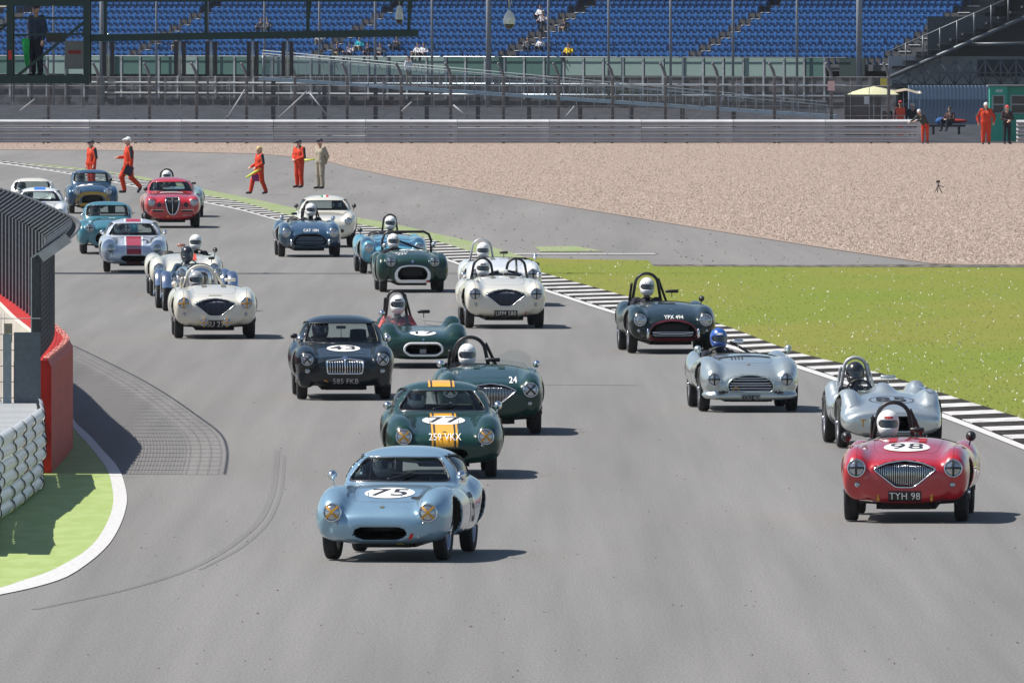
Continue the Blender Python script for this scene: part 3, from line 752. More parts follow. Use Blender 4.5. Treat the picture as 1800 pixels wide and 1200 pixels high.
def dome(px, py, r, lab):
    p = at(px, py, GD + .7); o = empty('dome_camera', p); tag(o, lab, 'camera', 'dome cameras')
    b = MB(); b.lathe([(.001, .23), (.03, .22), (.05, .18), (r * .75, .12), (r, .03), (r, -.05), (r * .92, -.08)], 'z', 20); b.build('housing', mat('camera_white', (.66, .66, .62), .45), o)
    b = MB(); b.lathe([(r * .9, -.07), (r * .85, -.12), (r * .6, -.17), (.001, -.19)], 'z', 18); b.build('bubble', mat('bubble_dark', (.05, .05, .05), .1), o)
    b = MB(); b.tube([(0, 0, .2), (0, 0, .2 + (py + 48) * GS - .18)], .018, 6); b.tube([(.02, 0, .3), (.06, 0, .4), (.02, 0, .5)], .008, 5); b.build('drop_pole', STEEL, o)
dome(895, 36, .125, 'white dome camera hanging above the middle of the track'); dome(702, 28, .085, 'smaller white dome camera near the right end of the gantry beam')
flag = MB(); pts = []
for i in range(7):
    for j in range(5): t = i / 6; pts.append((.18 * (j / 4 - .5) * (1 - .6 * t) + .05 * t, .05 * math.sin(j * 2.1 + i), -.62 * t))
flag.add(pts, [(i*5+j, i*5+j+1, i*5+j+6, i*5+j+5) for i in range(6) for j in range(4)], 0, True)
fp = gp(43, 68, .55); tag(flag.build('green_flag', mat('flag_green', (.03, .55, .14), .7, var=.3, scale=7), None, fp), 'bright green flag hanging from the starter\'s hand on the gantry', 'flag')
st_pose = stand_pose(1.55, hanL=(-.22, -.05, .92), elbL=(-.27, .05, 1.15))
o = inst('person', person_mesh(st_pose, [suit('blue_grey', (.035, .05, .085)), NAVY, SKIN, HAIRD, BOOT], .016, bulk=1.25), None, (gp(62, 138, .7)[0], GD + .7, gp(62, 138, .7)[2] + .03), (0, 0, math.radians(-40)))
tag(o, 'starter in dark clothes standing on the gantry platform with a green flag', 'person')
# ------------------------------------------------------------------ background: barrier, debris fence, ramp, grandstand
BD = 594.0; BS = BD / F
def bx(px): return (px - 900) * BS
GALV = mat('armco_steel', (.50, .51, .53), .5, .1, var=.15, scale=.8)
def wbeam(Lx):
    b = MB(); prof = []
    for z, y in ((-.150, 0), (-.138, -.02), (-.12, -.078), (-.105, -.085), (-.085, -.082), (-.06, -.055), (-.03, -.015), (0, 0), (.012, -.02), (.03, -.078), (.045, -.085), (.065, -.082), (.09, -.055), (.12, -.015), (.150, 0)): prof.append((y * 1.6, z))  # profile skewed and deepened so upper slopes catch sun and undersides darken
    n = len(prof); vs_ = [(x, y, z) for x in (-Lx / 2, Lx / 2) for y, z in prof]
    b.add(vs_, [(i, i + 1, n + i + 1, n + i) for i in range(n - 1)], 0, True)
    vs2 = [(x, y + .006, z) for x in (-Lx / 2, Lx / 2) for y, z in prof]; b.add(vs2, [(i, n + i, n + i + 1, i + 1) for i in range(n - 1)], 0, True)
    return b.mesh('rail', GALV)
def armco(px0, px1, d, lab, curve=0.0, fwd=False):
    o = empty('crash_barrier', ((px0 - 900) * d / F, d, 0)); tag(o, lab, 'barrier'); Lx = 3.98; me = cached('wbeam', lambda: wbeam(3.98))
    w = (px1 - px0) * d / F; n = int(math.ceil(w / 4))
    for i in range(n):
        for r in range(3): inst('rail', me, o, (4 * (i + .5) if fwd else w - 4 * (i + .5), rnd.uniform(-.01, .01) + curve * (n - i), .20 + r * .345), (rnd.uniform(-.03, .03), rnd.uniform(-.002, .002), rnd.uniform(-.002, .002)))
        b = MB(); b.box(((4 * i + 2) if fwd else w - 4 * i - 2, .12, .55), (.10, .15, 1.1)); b.build('post', mat('post_dark_steel', (.10, .10, .11), .6, .4), o)
    return o, w
arm, aw = armco(-90, 1612, BD, 'long triple-rail steel crash barrier behind the gravel trap')
b = MB(); P = [(math.cos(a) * .25, math.sin(a) * .25) for a in np.linspace(-math.pi / 2, math.pi / 2, 7)]
for r in range(3):
    vs_ = [(aw + p[0] * .9, .25 + p[1], .04 + r * .345 + z) for p in P for z in (0, .32)]; b.add(vs_, [(2*i, 2*i+2, 2*i+3, 2*i+1) for i in range(6)], 0, True)
b.build('end_cap', GALV, arm)
armco(1786, 1990, BD - 2, 'short end of steel crash barrier at the right edge beside the green cabin', 0, True)

# debris fence above the barrier
df = empty('debris_fence', (0, BD + .8, 0)); tag(df, 'see-through debris fence with bent post tops behind the long crash barrier', 'fence')
DPM = mat('debris_post', (.13, .135, .15), .6, .3); p_m = MB(); p_m.tube([(0, 0, 0), (0, 0, 2.9), (-.06, -.02, 3.15), (-.22, -.1, 3.45)], [.075, .07, .07, .06], 8); p_m.ball((-.22, -.1, 3.46), .07, 8); pmesh = p_m.mesh('post', DPM)
pp = [-10, 84, 172, 262, 345, 433, 518, 610, 705, 792, 885, 982, 1077, 1170, 1262, 1362, 1462, 1563]
for x in pp: inst('post', pmesh, df, (bx(x), 0, 0), (0, 0, 0))
NET = glass('net', (.84, .86, .88), .03)
for a, c in zip(pp[:-1], pp[1:]):
    b = MB()
    for z in (1.2, 1.62, 2.05, 2.5, 2.88): b.tube([(bx(a), -.08, z), (bx(c), -.08, z)], .011, 4, caps=False)
    for t in (.33, .66): x = bx(a + (c - a) * t); b.tube([(x, -.08, .9), (x, -.08, 2.9)], .012, 4, caps=False)
    m_ = b.build('wire_panel', mat('fence_wire_pale', (.34, .35, .37), .5, .4), df)
    b = MB(); b.add([(bx(a), -.05, .9), (bx(c), -.05, .9), (bx(c), -.05, 2.9), (bx(a), -.05, 2.9)], [(0, 1, 2, 3)]); b.build('net', NET, m_)
for (x0, y0, x1, y1) in ((430, 158, 400, 207), (540, 160, 490, 207), (541, 160, 578, 207), (723, 180, 706, 196), (797, 185, 823, 207), (1010, 187, 995, 205), (60, 175, 35, 195)):
    b = MB(); b.tube([((x0 - 900) * BS, -.2, H - (y0 - YH) * BS), ((x1 - 900) * BS, -.5, H - (y1 - YH) * BS)], .035, 6); b.build('stay', mat('stay_grey', (.30, .31, .33), .6), df)

# dark bank and stone-filled wall below the stand
RD = 655.0; RS = RD / F
def rp(px, py, dy=0): return ((px - 900) * RS, RD + dy, H - (py - YH) * RS)
ramp = empty('walkway_ramp', rp(960, 200)[:2] + (0,)); ramp.location.z = 0; tag(ramp, 'long pale walkway ramp with railings sloping down to the right behind the debris fence', 'ramp')
def rr(p): return (p[0] - ramp.location.x, p[1] - ramp.location.y, p[2])
RT = lambda px: 136 + (px - 470) * (201 - 136) / (1450 - 470)
b = MB(); vs_ = []
for px in (455, 1470):
    for dy in (0, 1.6):
        for dz in (0, 6): vs_.append(rr(rp(px, RT(px) + dz, dy)))
b.add(vs_, [(0, 4, 5, 1), (2, 3, 7, 6), (0, 2, 6, 4), (1, 5, 7, 3), (0, 1, 3, 2), (4, 6, 7, 5)]); b.build('deck', mat('ramp_pale', (.50, .60, .64), .5), ramp)
HT = lambda px: 94 + (px - 460) * (184 - 94) / (1450 - 460)
for dy, o2 in ((0, 0), (1.6, -5)):
    b = MB(); b.tube([rr(rp(460, HT(460) + o2, dy)), rr(rp(1455, HT(1455) + o2, dy))], .022, 6); b.build('top_rail', mat('rail_grey', (.40, .42, .43), .6, .1), ramp)
    b = MB(); b.tube([rr(rp(460, HT(460) + 8 + o2, dy)), rr(rp(1455, HT(1455) + 6 + o2, dy))], .016, 6); b.build('top_rail', mat('rail_grey', (.40, .42, .43), .6, .1), ramp)
    for px in np.arange(462 + dy * 8, 1455, 31): b = MB(); b.tube([rr(rp(px, HT(px) + o2, dy)), rr(rp(px, RT(px) + 2, dy))], .02, 5); b.build('baluster', STEEL, ramp)
b = MB(); b.add([rr(rp(460, HT(460) + 6, .05)), rr(rp(1455, HT(1455) + 6, .05)), rr(rp(1455, RT(1455), .05)), rr(rp(460, RT(460), .05))], [(0, 1, 2, 3)]); b.build('mesh_infill', glass('infill', (.55, .60, .66), .06), ramp)
for px in np.arange(480, 1350, 90): b = MB(); q = rr(rp(px, RT(px) + 6, .8)); b.box((q[0], q[1], q[2] / 2), (.2, 1.0, q[2])); b.build('pier', mat('pier_dark', (.05, .052, .06), .8), ramp)

BANK = two_tone('stone_bank', (.030, .032, .04), (.075, .078, .09), (1.2, 1, 2.0), 1.2, .9)
SD, TH = 830.0, math.radians(40); SU = np.array((math.cos(TH), -math.sin(TH))); SV = np.array((math.sin(TH), math.cos(TH)))
SS = F / SD
def sw(u, v): return np.array((0, SD)) + SU * u + SV * v
def su(px): return (px - 900) / SS / math.cos(TH)
stand = empty('grandstand', (0, SD, 0)); tag(stand, 'covered grandstand with stepped terraces and green hoarding panels along its front', 'grandstand')
ROW, RISE, NR, Z0 = .95, .385, 13, 2.66
U0, U1 = su(-160), su(1560)
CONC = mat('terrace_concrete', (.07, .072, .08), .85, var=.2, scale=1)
def sbox(u0, u1, v0, v1, z0, z1, nm, m, parent=None):
    P = [sw(u, v) for u, v in ((u0, v0), (u1, v0), (u1, v1), (u0, v1))]; b = MB()
    vs_ = [(p[0], p[1] - SD, z) for z in (z0, z1) for p in P]
    b.add(vs_, [(3, 2, 1, 0), (4, 5, 6, 7), (0, 1, 5, 4), (1, 2, 6, 5), (2, 3, 7, 6), (3, 0, 4, 7)]); return b.build(nm, m, parent or stand)
for k in range(NR): sbox(U0 - 2, U1, k * ROW + .002, (k + 1) * ROW, Z0 + (k - 1) * RISE, Z0 + k * RISE, 'terrace_step', CONC)
sbox(U0 - 2, U1 + 1, NR * ROW + .01, NR * ROW + .3, 0, 11.9, 'back_wall', CONC)
sbox(U0 - 2, U1, -.05, NR * ROW, 0.0, .4, 'plinth', BANK)
sbox(U0 - 2, U1, -.02, .25, .402, 1.93, 'front_wall', BANK)
sbox(U0 - 8, U1 + 10, 6, NR * ROW + 3, 12.0, 12.3, 'roof', mat('roof_sheet', (.30, .31, .32), .6))
# green hoarding panels
hd = [mat('hoarding_dark_green', (.05, .12, .105), .6, var=.1), mat('hoarding_grey_green', (.19, .27, .245), .6, var=.1), mat('hoarding_pale', (.19, .24, .22), .6, var=.1)]
px = -40; i = 0
while px < 1440:
    w = 34.5; m_ = hd[0] if (px < 30 or 160 < px < 300 or 320 < px < 460 or 760 < px < 990) else hd[1]
    if px > 1400: m_ = hd[0]
    u0, u1 = su(px), su(px + w - 4); o = sbox(u0, u1, -.12, -.06, 1.95, 3.04, 'hoarding_panel', m_)
    o = sbox(su(px + w - 3.6), su(px + w - .4), -.17, -.05, .5, 3.08, 'hoarding_post', STEEL); px += w; i += 1
sbox(su(1466), su(1509), -.12, -.06, 1.95, 3.04, 'hoarding_panel', mat('hoarding_black_green', (.012, .03, .028), .6))
for (a, c, z, r) in ((-40, 1480, 1.42, .07), (165, 1480, .78, .07), (-40, 1480, 3.07, .03)):
    A_, C_ = sw(su(a), -.25), sw(su(c), -.25); b = MB(); b.tube([(A_[0], A_[1] - SD, z), (C_[0], C_[1] - SD, z)], r, 6); b.build('pipe_rail', mat('rail_bright', (.60, .62, .62), .35, .6), stand)
for px, r in ((83, .07), (173, .17), (273, .07), (367, .07), (470, .07), (569, .08), (669, .08), (770, .08), (870, .17), (975, .08), (1080, .08), (1187, .08), (1294, .08), (1403, .08), (1508, .18)):
    A_ = sw(su(px), -.6); b = MB(); b.tube([(A_[0], A_[1] - SD, 0), (A_[0], A_[1] - SD, 11.99)], r, 10); b.build('roof_post', mat('post_pale_grey', (.30, .31, .34), .5, .2), stand)

# seats
SEATM = mat('seat_blue', (.012, .078, .25), .34, var=.15, scale=2)
def seat_mesh():
    b = MB(); w = .205
    back = []; 
    for z, y, ww in ((.40, .20, .9), (.55, .22, 1), (.74, .25, .98), (.80, .27, .8)):
        for x in (-1, -.5, 0, .5, 1): back.append((x * w * ww, y + (-.10 * abs(x) ** 2), z))
    b.add(back, [(r * 5 + c, r * 5 + c + 1, r * 5 + c + 6, r * 5 + c + 5) for r in range(3) for c in range(4)], 0, True)
    pan = []
    for z, y, ww in ((.36, .16, .8), (.42, .06, 1), (.60, .02, 1), (.68, .05, .85)):
        for x in (-1, 0, 1): pan.append((x * w * ww * .92, y - .06 * abs(x), z))
    b.add(pan, [(r * 3 + c, r * 3 + c + 1, r * 3 + c + 4, r * 3 + c + 3) for r in range(3) for c in range(2)], 0, True)
    b.box((0, .18, .2), (.06, .06, .40)); return b.mesh('seat', SEATM)
sm_ = seat_mesh(); aisles = [su(x) for x in (-125, 210, 545, 880, 1205, 1541)]
spots = []
for k in range(NR):
    u = U0
    while u < U1 - .2:
        if min(abs(u - a) for a in aisles) > .62: spots.append((k, u))
        u += .5
occupied = []
SPEC = [(290, 92, 0), (440, 54, 0), (458, 53, 1), (556, 84, 2), (578, 97, 0), (605, 99, 3), (620, 92, 4), (638, 99, 0), (657, 99, 1), (727, 96, 2), (740, 98, 2), (918, 90, 1), (941, 88, 2), (990, 99, 5), (945, 39, 2), (957, 40, 3), (980, 58, 0), (688, 92, 0)]
def row_of(py): return int(round(max(0, (101 - py) / (RISE * SS))))
for px, py, c in SPEC:
    k = row_of(py); v = k * ROW; s_ = F / (SD + v); u = ((px - 900) / s_ - SV[0] * v) / math.cos(TH)
    j = min((s for s in spots if s[0] == k), key=lambda s: abs(s[1] - u)); occupied.append((j, c, px))
n_ind = 0; rest_v = []; rest_f = []; sv = np.array([v.co[:] for v in sm_.vertices]); sf = [tuple(p.vertices) for p in sm_.polygons]
rest = MB()
for (k, u) in spots:
    p = sw(u, k * ROW + .45); z = Z0 + k * RISE
    if n_ind < 300:
        o = inst('stadium_seat', sm_, None, (p[0], p[1], z), (0, 0, -TH)); bi = sum(1 for a in aisles if a < u); tag(o, 'blue tip-up seat in the %s grandstand row, %s' % (('bottom', 'second', 'third', 'fourth')[k], ('left of all aisles', 'behind the gantry platform', 'behind the hanging start lights', 'between the beam end and dome camera', 'right of the dome camera', 'just before the access staircase', 'beside the access staircase')[min(bi, 6)]), 'seat', 'blue grandstand seats'); n_ind += 1
    else:
        c_, s2 = math.cos(-TH), math.sin(-TH)
        rest.add([(p[0] + v[0] * c_ - v[1] * s2, p[1] + v[0] * s2 + v[1] * c_, z + v[2]) for v in sv], sf, 0, True)
tag(rest.build('stadium_seats', SEATM), 'blue plastic seats filling the upper rows of the grandstand', 'seats', kind='stuff')
# stair nosings in the aisles, coloured white to stand for sunlit edges
for a in aisles:
    for k in range(NR):
        p = sw(a, k * ROW - .02); b = MB(); b.box((p[0], p[1] - SD, Z0 + k * RISE + .02), (.9, .06, .035), rz=-TH); b.build('stair_nosing', mat('nosing_sunlit_white', (.7, .7, .68), .5), stand)
shirts = [suit('spec_dark', (.03, .03, .04)), suit('spec_grey', (.10, .11, .13)), suit('spec_white', (.62, .62, .64)), suit('spec_pale', (.45, .40, .42)), suit('spec_teal', (.02, .33, .40)), suit('spec_yellow', (.75, .52, .02))]
snames = ['dark top', 'grey top', 'white shirt', 'pale shirt', 'turquoise shirt', 'bright yellow shirt']
where = ['alone low behind the hanging start lights', 'upper left of a pair behind the gantry beam', 'upper right of a pair behind the gantry beam', 'leaning just below the gantry beam', 'just right of the one leaning under the beam', 'in front of the one in turquoise', 'beside the one in dark under the beam', 'left of two dark-clad ones under the beam', 'right of two dark-clad ones under the beam', 'left one of the pale pair by the beam end', 'right one of the pale pair by the beam end', 'left of a pair right of the dome camera', 'right of a pair right of the dome camera', 'alone in the bottom row', 'high up right of the dome camera', 'high up beside a white shirt', 'high up close to a roof post', 'below the gantry beam close to a roof post']
for idx, ((k, u), c, px) in enumerate(occupied):
    p = sw(u, k * ROW + .36); z = Z0 + k * RISE + .40
    tr_ = suit('spec_trousers', (.05, .055, .08)) if idx % 3 else suit('spec_beige', (.25, .22, .17))
    me = cached(('spec', c, idx % 2), lambda: person_mesh(sit_pose(False, **({'hanL': (-.2, -.4, .3), 'hanR': (.05, -.2, .5), 'elbR': (.3, -.05, .3)} if idx % 2 else {})), [shirts[c], tr_, SKIN, HAIRD, BOOT], .024))
    o = inst('person', me, None, (p[0], p[1], z), (0, 0, -TH * .6 + rnd.uniform(-.3, .3))); tag(o, 'seated spectator in %s, %s' % (snames[c], where[idx]), 'person', 'spectators in the grandstand')
wk = inst('person', person_mesh(stand_pose(1.45, elbR=(.24, -.1, 1.15), hanR=(.15, -.25, 1.2)), [shirts[2], suit('spec_beige', (.25, .22, .17)), SKIN, HAIRD, BOOT], .024), None, (rp(718, 0)[0], RD + .8, rp(718, RT(718))[2]), (0, 0, .7))
tag(wk, 'person in white shirt walking on the pale ramp', 'person')

# ------------------------------------------------------------------ right background
XD = 790.0; XS = XD / F
def xp(px, py, dy=0): return ((px - 900) * XS, XD + dy, H - (py - YH) * XS)
ss = empty('access_staircase', (xp(1690, 0)[0], XD, 0)); tag(ss, 'dark steel access staircase with long diagonal handrail at the right end of the grandstand', 'staircase')
def xr(p): return (p[0] - ss.location.x, p[1] - XD, p[2])
SSM = mat('stair_steel', (.11, .125, .14), .5, .4); SSD = mat('stair_dark', (.025, .028, .034), .7)
def xbar(a, c, r, nm, m=SSM, dy=0): b = MB(); b.tube([xr(xp(*a, dy)), xr(xp(*c, dy))], r, 6); return b.build(nm, m, ss)
xbar((1560, 138), (1830, 18), .14, 'handrail'); xbar((1700, 79), (1830, 76), .12, 'handrail', dy=.2)
for px in range(1592, 1830, 30): y = 138 - (px - 1560) * 120 / 270; xbar((px, y - 48), (px, y + 8), .05, 'baluster')
xbar((1560, 92), (1830, -28), .05, 'handrail', SSM, .1)
for k in range(12):
    px = 1590 + k * 21; y = 118 - k * 9.6; b = MB(); b.box(xr(xp(px, y, 2)), (1.5, 3.5, .12)); b.build('tread', SSD, ss)
b = MB(); vs_ = [xr(xp(*q)) for q in ((1735, 62, 1), (1800, 100, 1), (1830, 110, 1), (1830, 45, 1), (1770, 45, 1))]; b.add(vs_, [(0, 1, 2, 3, 4)]); b.build('stringer', SSD, ss)
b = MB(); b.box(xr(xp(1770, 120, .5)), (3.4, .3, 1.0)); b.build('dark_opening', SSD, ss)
for x0, x1, y0, y1 in [(1570 + i * 27, 1597 + i * 27, 106, 150) for i in range(9)]:
    t = max(y0, 138 - (x0 - 1560) * 120 / 270 + 8); xbar((x0, t), (x1, y1), .045, 'truss_bar', SSM); xbar((x1, max(y0, t - 12)), (x0, y1), .045, 'truss_bar', SSM); xbar((x0, t), (x0, y1), .06, 'truss_post', SSM)
xbar((1565, 151), (1830, 152), .14, 'truss_chord', SSD); xbar((1580, 128), (1800, 128), .045, 'truss_bar', SSM)
b = MB(); b.box(xr(xp(1700, 126, 2.2)), (9.0, .2, 1.75)); b.build('backing_wall', mat('wall_pale_grey', (.34, .37, .40), .7), ss)
b = MB(); b.box(xr(xp(1740, 75, 4)), (7, .3, 3.0)); b.build('backing_wall', mat('wall_dark_grey', (.07, .078, .085), .8), ss)
# corrugated fence
cf = empty('corrugated_fence', ((1690 - 900) * 700 / F, 700, 0)); tag(cf, 'blue grey corrugated sheet fence behind the marshals on the right', 'fence')
CF1, CF2 = mat('sheet_blue_grey', (.26, .34, .43), .5, .1), mat('sheet_blue_dark', (.15, .20, .27), .5, .1)
sc7 = 700 / F
for i in range(26):
    x = (1596 - 900) * sc7 + i * .19 - cf.location.x
    for (z0, z1, m_, off) in ((1.28, 2.0, CF1, .03), (0, 1.28, CF2, 0)):
        b = MB(); b.add([(x, off, z0), (x + .05, off - .04, z0), (x + .13, off - .04, z0), (x + .18, off, z0), (x, off, z1), (x + .05, off - .04, z1), (x + .13, off - .04, z1), (x + .18, off, z1)], [(0, 1, 5, 4), (1, 2, 6, 5), (2, 3, 7, 6)]); b.build('sheet', m_, cf)
# green cabin
CD = 606.0; cs = CD / F
def cp(px, py): return ((px - 900) * cs, H - (py - YH) * cs)
cx_, _ = cp(1772, 0); cab = empty('marshal_cabin', (cx_, CD, 0)); tag(cab, 'bright green guard cabin with two windows at the right edge', 'cabin')
CG = mat('cabin_green', (.025, .40, .26), .5, var=.08); zt_ = cp(0, 152)[1]
b = MB(); b.box((-.43, .6, zt_ / 2), (.78, 1.3, zt_)); b.build('wall', CG, cab)
b = MB(); b.box((.42, .72, zt_ / 2 - .01), (.92, 1.3, zt_ - .02)); b.build('wall', mat('cabin_green_dark', (.018, .30, .19), .5), cab)
b = MB(); b.box((0, .65, zt_ + .03), (1.8, 1.5, .06)); b.build('roof', mat('cabin_roof', (.3, .32, .32), .6), cab)
for x, w, y in ((-.43, .46, -.06), (.45, .6, .06)):
    b = MB(); b.box((x, y, 1.62), (w + .1, .03, .82)); wn_ = b.build('window', mat('window_frame_grey', (.42, .44, .44), .5), cab)
    for z in (1.82, 1.42): b = MB(); b.box((x, y - .02, z), (w - .02, .02, .34)); b.build('pane', mat('pane_dark', (.05, .048, .045), .2), wn_)
b = MB(); b.box((-.40, -.07, zt_ - .2), (.32, .01, .14)); b.build('notice', mat('notice_pale', (.45, .6, .55), .6), cab)
# marshal post: umbrella, tarpaulin, boards
UD = 600.0; us = UD / F
def up_(px, py): return ((px - 900) * us, UD, H - (py - YH) * us)
um = empty('parasol', (up_(1537, 0)[0], UD + .9, 0)); tag(um, 'pale yellow parasol over the marshal post', 'parasol')
b = MB(); b.lathe([(.001, .0), (.5, -.10), (.95, -.24), (1.18, -.36)], 'z', 8, (0, 0, up_(0, 152)[2])); b.build('canopy', mat('canvas_yellow', (.62, .60, .36), .8), um)
b = MB(); b.tube([(0, 0, 0), (0, 0, up_(0, 152)[2])], .025, 6); b.build('pole', STEEL, um)
tp = empty('shelter', (up_(1585, 0)[0], UD + 1.4, 0)); tag(tp, 'brown tarpaulin shelter on thin poles beside the parasol', 'shelter')
b = MB(); zt2 = up_(0, 157)[2]; vs_ = [(x, y, zt2 - .12 * abs(x) ** 2 + .04 * math.sin(x * 7) - (.1 if y < 0 else 0)) for x in np.linspace(-.95, .9, 9) for y in (-.7, .7)]; b.add(vs_, [(2*i, 2*i+2, 2*i+3, 2*i+1) for i in range(8)], 0, True); b.build('tarpaulin', mat('tarp_brown', (.30, .25, .18), .8), tp)
for x in (-.85, .1, .8): b = MB(); b.tube([(x, -.6, 0), (x, -.6, zt2 - .1)], .022, 6); b.build('pole', STEEL, tp)
gb_ = MB(); gb_.box((up_(1520, 0)[0], UD + 4, 1.05), (1.6, 1.0, 2.1)); tag(gb_.build('equipment_container', BANK), 'dark stone-filled container behind the parasol', 'container')
nb = MB(); q = up_(1527, 175); nb.box((q[0], UD + 3.45, q[2] - .05), (.23, .02, .36)); tag(nb.build('notice_sheet', WHITE), 'white notice sheet on the dark container', 'notice')
yb_ = MB(); q = up_(1550, 144); yb_.box((q[0], UD - 3, q[2]), (.28, .12, .34)); tag(yb_.build('warning_light', mat('warn_yellow', (.62, .55, .04), .5)), 'yellow warning light box on the fence post above the parasol', 'light box')
rb_ = MB(); q = up_(1456, 150); rb_.box((q[0], BD + .6, q[2]), (.3, .05, .42)); tag(rb_.build('marker_board', mat('board_pink', (.6, .42, .42), .6)), 'small red and white marker board on a debris fence post', 'sign')
rb2 = MB(); q = up_(1584, 200); rb2.box((q[0], UD + .4, q[2] + .05), (.36, .3, .42)); rb2.box((q[0], UD + .4, q[2] * .5), (.3, .26, q[2] - .3)); tag(rb2.build('equipment_case', mat('case_orange', (.65, .06, .02), .6)), 'orange equipment case under the shelter', 'case')
tb = empty('trackside_table', (up_(1570, 0)[0], UD + .35, 0)); tag(tb, 'low table with pinkish top behind the barrier under the shelter', 'table')
b = MB(); b.box((0, 0, 1.16), (1.1, .4, .05)); b.build('table_top', mat('table_pink', (.45, .25, .25), .7), tb)
for x in (-.5, .5): b = MB(); b.box((x, 0, .57), (.05, .3, 1.13)); b.build('leg', STEEL, tb)
mv = empty('bench', (up_(1690, 0)[0], 640, 0)); tag(mv, 'dark low bench with bags in front of the corrugated fence', 'bench')
b = MB(); b.box((-.6, 0, .40), (4.2, .6, .1)); b.build('seat', SSD, mv)
for x in (-2.2, 0, 1.2): b = MB(); b.box((x, 0, .18), (.1, .5, .36)); b.build('leg', SSD, mv)
for x, m_, lab in ((.35, suit('bag_blue', (.03, .10, .30)), 'blue bag on the low bench'), (1.1, suit('bag_red', (.30, .02, .02)), 'dark red cloth on the low bench')):
    b = MB(); b.ball((mv.location.x + x, 640, .62), (.26 if x < 1 else .5, .2, .18 if x < 1 else .1), 12); tag(b.build('bag', m_), lab, 'bag')
# wire fence at the right edge
we = MB(); q = at(1796, 130, 600); we.box((q[0] + .25, 600, 1.75), (.08, .08, 3.5)); tag(we.build('fence_post', STEEL), 'grey fence post at the right edge beside the cabin', 'post')
# small tripod in the gravel
q = g(1649, 339); tr3 = empty('tripod_marker', q); tag(tr3, 'small black tripod standing alone in the gravel', 'tripod')
for a in (.3, 2.4, 4.5): b = MB(); b.tube([(0, 0, .24), (math.cos(a) * .13, math.sin(a) * .13, 0)], .014, 6); b.build('leg', BLACK, tr3)
b = MB(); b.tube([(0, 0, .22), (0, 0, .30)], .022, 6); b.box((0, 0, .35), (.11, .08, .08)); b.tube([(0, 0, .24), (.2, 0, .18)], .012, 6); b.build('head', BLACK, tr3)

# ------------------------------------------------------------------ marshals
def marshal(px, py, J, mats, rz, label, d=None, z=0.0, vox=.015, group='marshals', **kw):
    me = person_mesh(J, mats, vox, **kw); p = g(px, py) if d is None else ((px - 900) * d / F, d, z)
    zmin = min(v.co.z for v in me.vertices)
    o = inst('person', me, None, (p[0], p[1], p[2] - zmin), (0, 0, rz)); return tag(o, label, 'person', group)
OR = [ORANGE, ORANGE, SKIN, HAIRD, BOOT]; CAPW = mat('cap_white', (.7, .7, .7), .7); CAPN = mat('cap_navy', (.03, .035, .06), .7); CAPR = mat('cap_red', (.45, .03, .04), .7)
walk = dict(kneeL=(-.10, -.20, .52), ankL=(-.11, -.10, .09), toeL=(-.11, -.26, .05), kneeR=(.10, .06, .50), ankR=(.11, .36, .20), toeR=(.11, .28, .05))
marshal(161, 334, stand_pose(1.58), [ORANGE, ORANGE, SKIN, CAPN, BOOT], math.radians(-60), 'marshal in orange overalls and dark cap behind the yellow-mouthed car', cap=True, bulk=1.25, stripe=True)
marshal(226, 339, stand_pose(1.74, **walk, hanL=(-.20, -.28, 1.12), elbL=(-.27, .0, 1.14), hanR=(.24, .02, .86)), [ORANGE, ORANGE, SKIN, CAPW, BOOT], math.radians(-75), 'marshal in orange overalls and white cap walking with a dark case', cap=True, bulk=1.2, stripe=True)
marshal(456, 341, stand_pose(1.47, kneeL=(-.12, -.22, .50), ankL=(-.13, -.30, .09), toeL=(-.13, -.46, .05), kneeR=(.12, .05, .50), ankR=(.13, .22, .10), toeR=(.13, .08, .04), hanL=(-.2, -.26, 1.0), elbL=(-.27, .02, 1.14), hanR=(.22, -.24, .98)), [ORANGE, ORANGE, SKIN, HAIRB, BOOT], math.radians(-65), 'blond marshal in orange overalls walking left with a rolled flag', longhair=True, bulk=1.25, stripe=True)
marshal(526, 330, stand_pose(1.54, hanL=(-.06, -.24, 1.05), elbL=(-.27, -.02, 1.14), hanR=(.06, -.24, 1.02), elbR=(.27, -.02, 1.14)), [ORANGE, ORANGE, SKIN, CAPN, BOOT], math.radians(-45), 'marshal in orange overalls and dark cap with hands in front', cap=True, bulk=1.25, stripe=True)
marshal(563, 332, stand_pose(1.60, hanL=(-.06, .20, .98), elbL=(-.28, .10, 1.15), hanR=(.06, .22, .98), elbR=(.28, .10, 1.15)), [BEIGE, BEIGE, SKIN, CAPN, BOOT], math.radians(-50), 'person in beige overalls with hands behind the back beside an orange marshal', cap=True, bulk=1.2)
marshal(1733, 254, stand_pose(1.80, elbL=(-.36, .06, 1.16), hanL=(-.32, -.02, .95), elbR=(.36, .06, 1.16), hanR=(.32, -.02, .95)), [ORANGE, ORANGE, SKIN, CAPW, BOOT], 0, 'stout marshal in orange overalls facing the track beside the green cabin', cap=True, bulk=1.35, stripe=True)
marshal(1770, 253.5, stand_pose(1.68, elbL=(-.26, -.02, 1.14), hanL=(-.04, -.24, 1.08), elbR=(.30, .0, 1.14), hanR=(.02, -.24, 1.04)), [suit('dark_red_sleeve', (.05, .035, .04)), NAVY, SKIN, CAPR, BOOT], .3, 'marshal in dark clothes and red cap in front of the green cabin', cap=True)
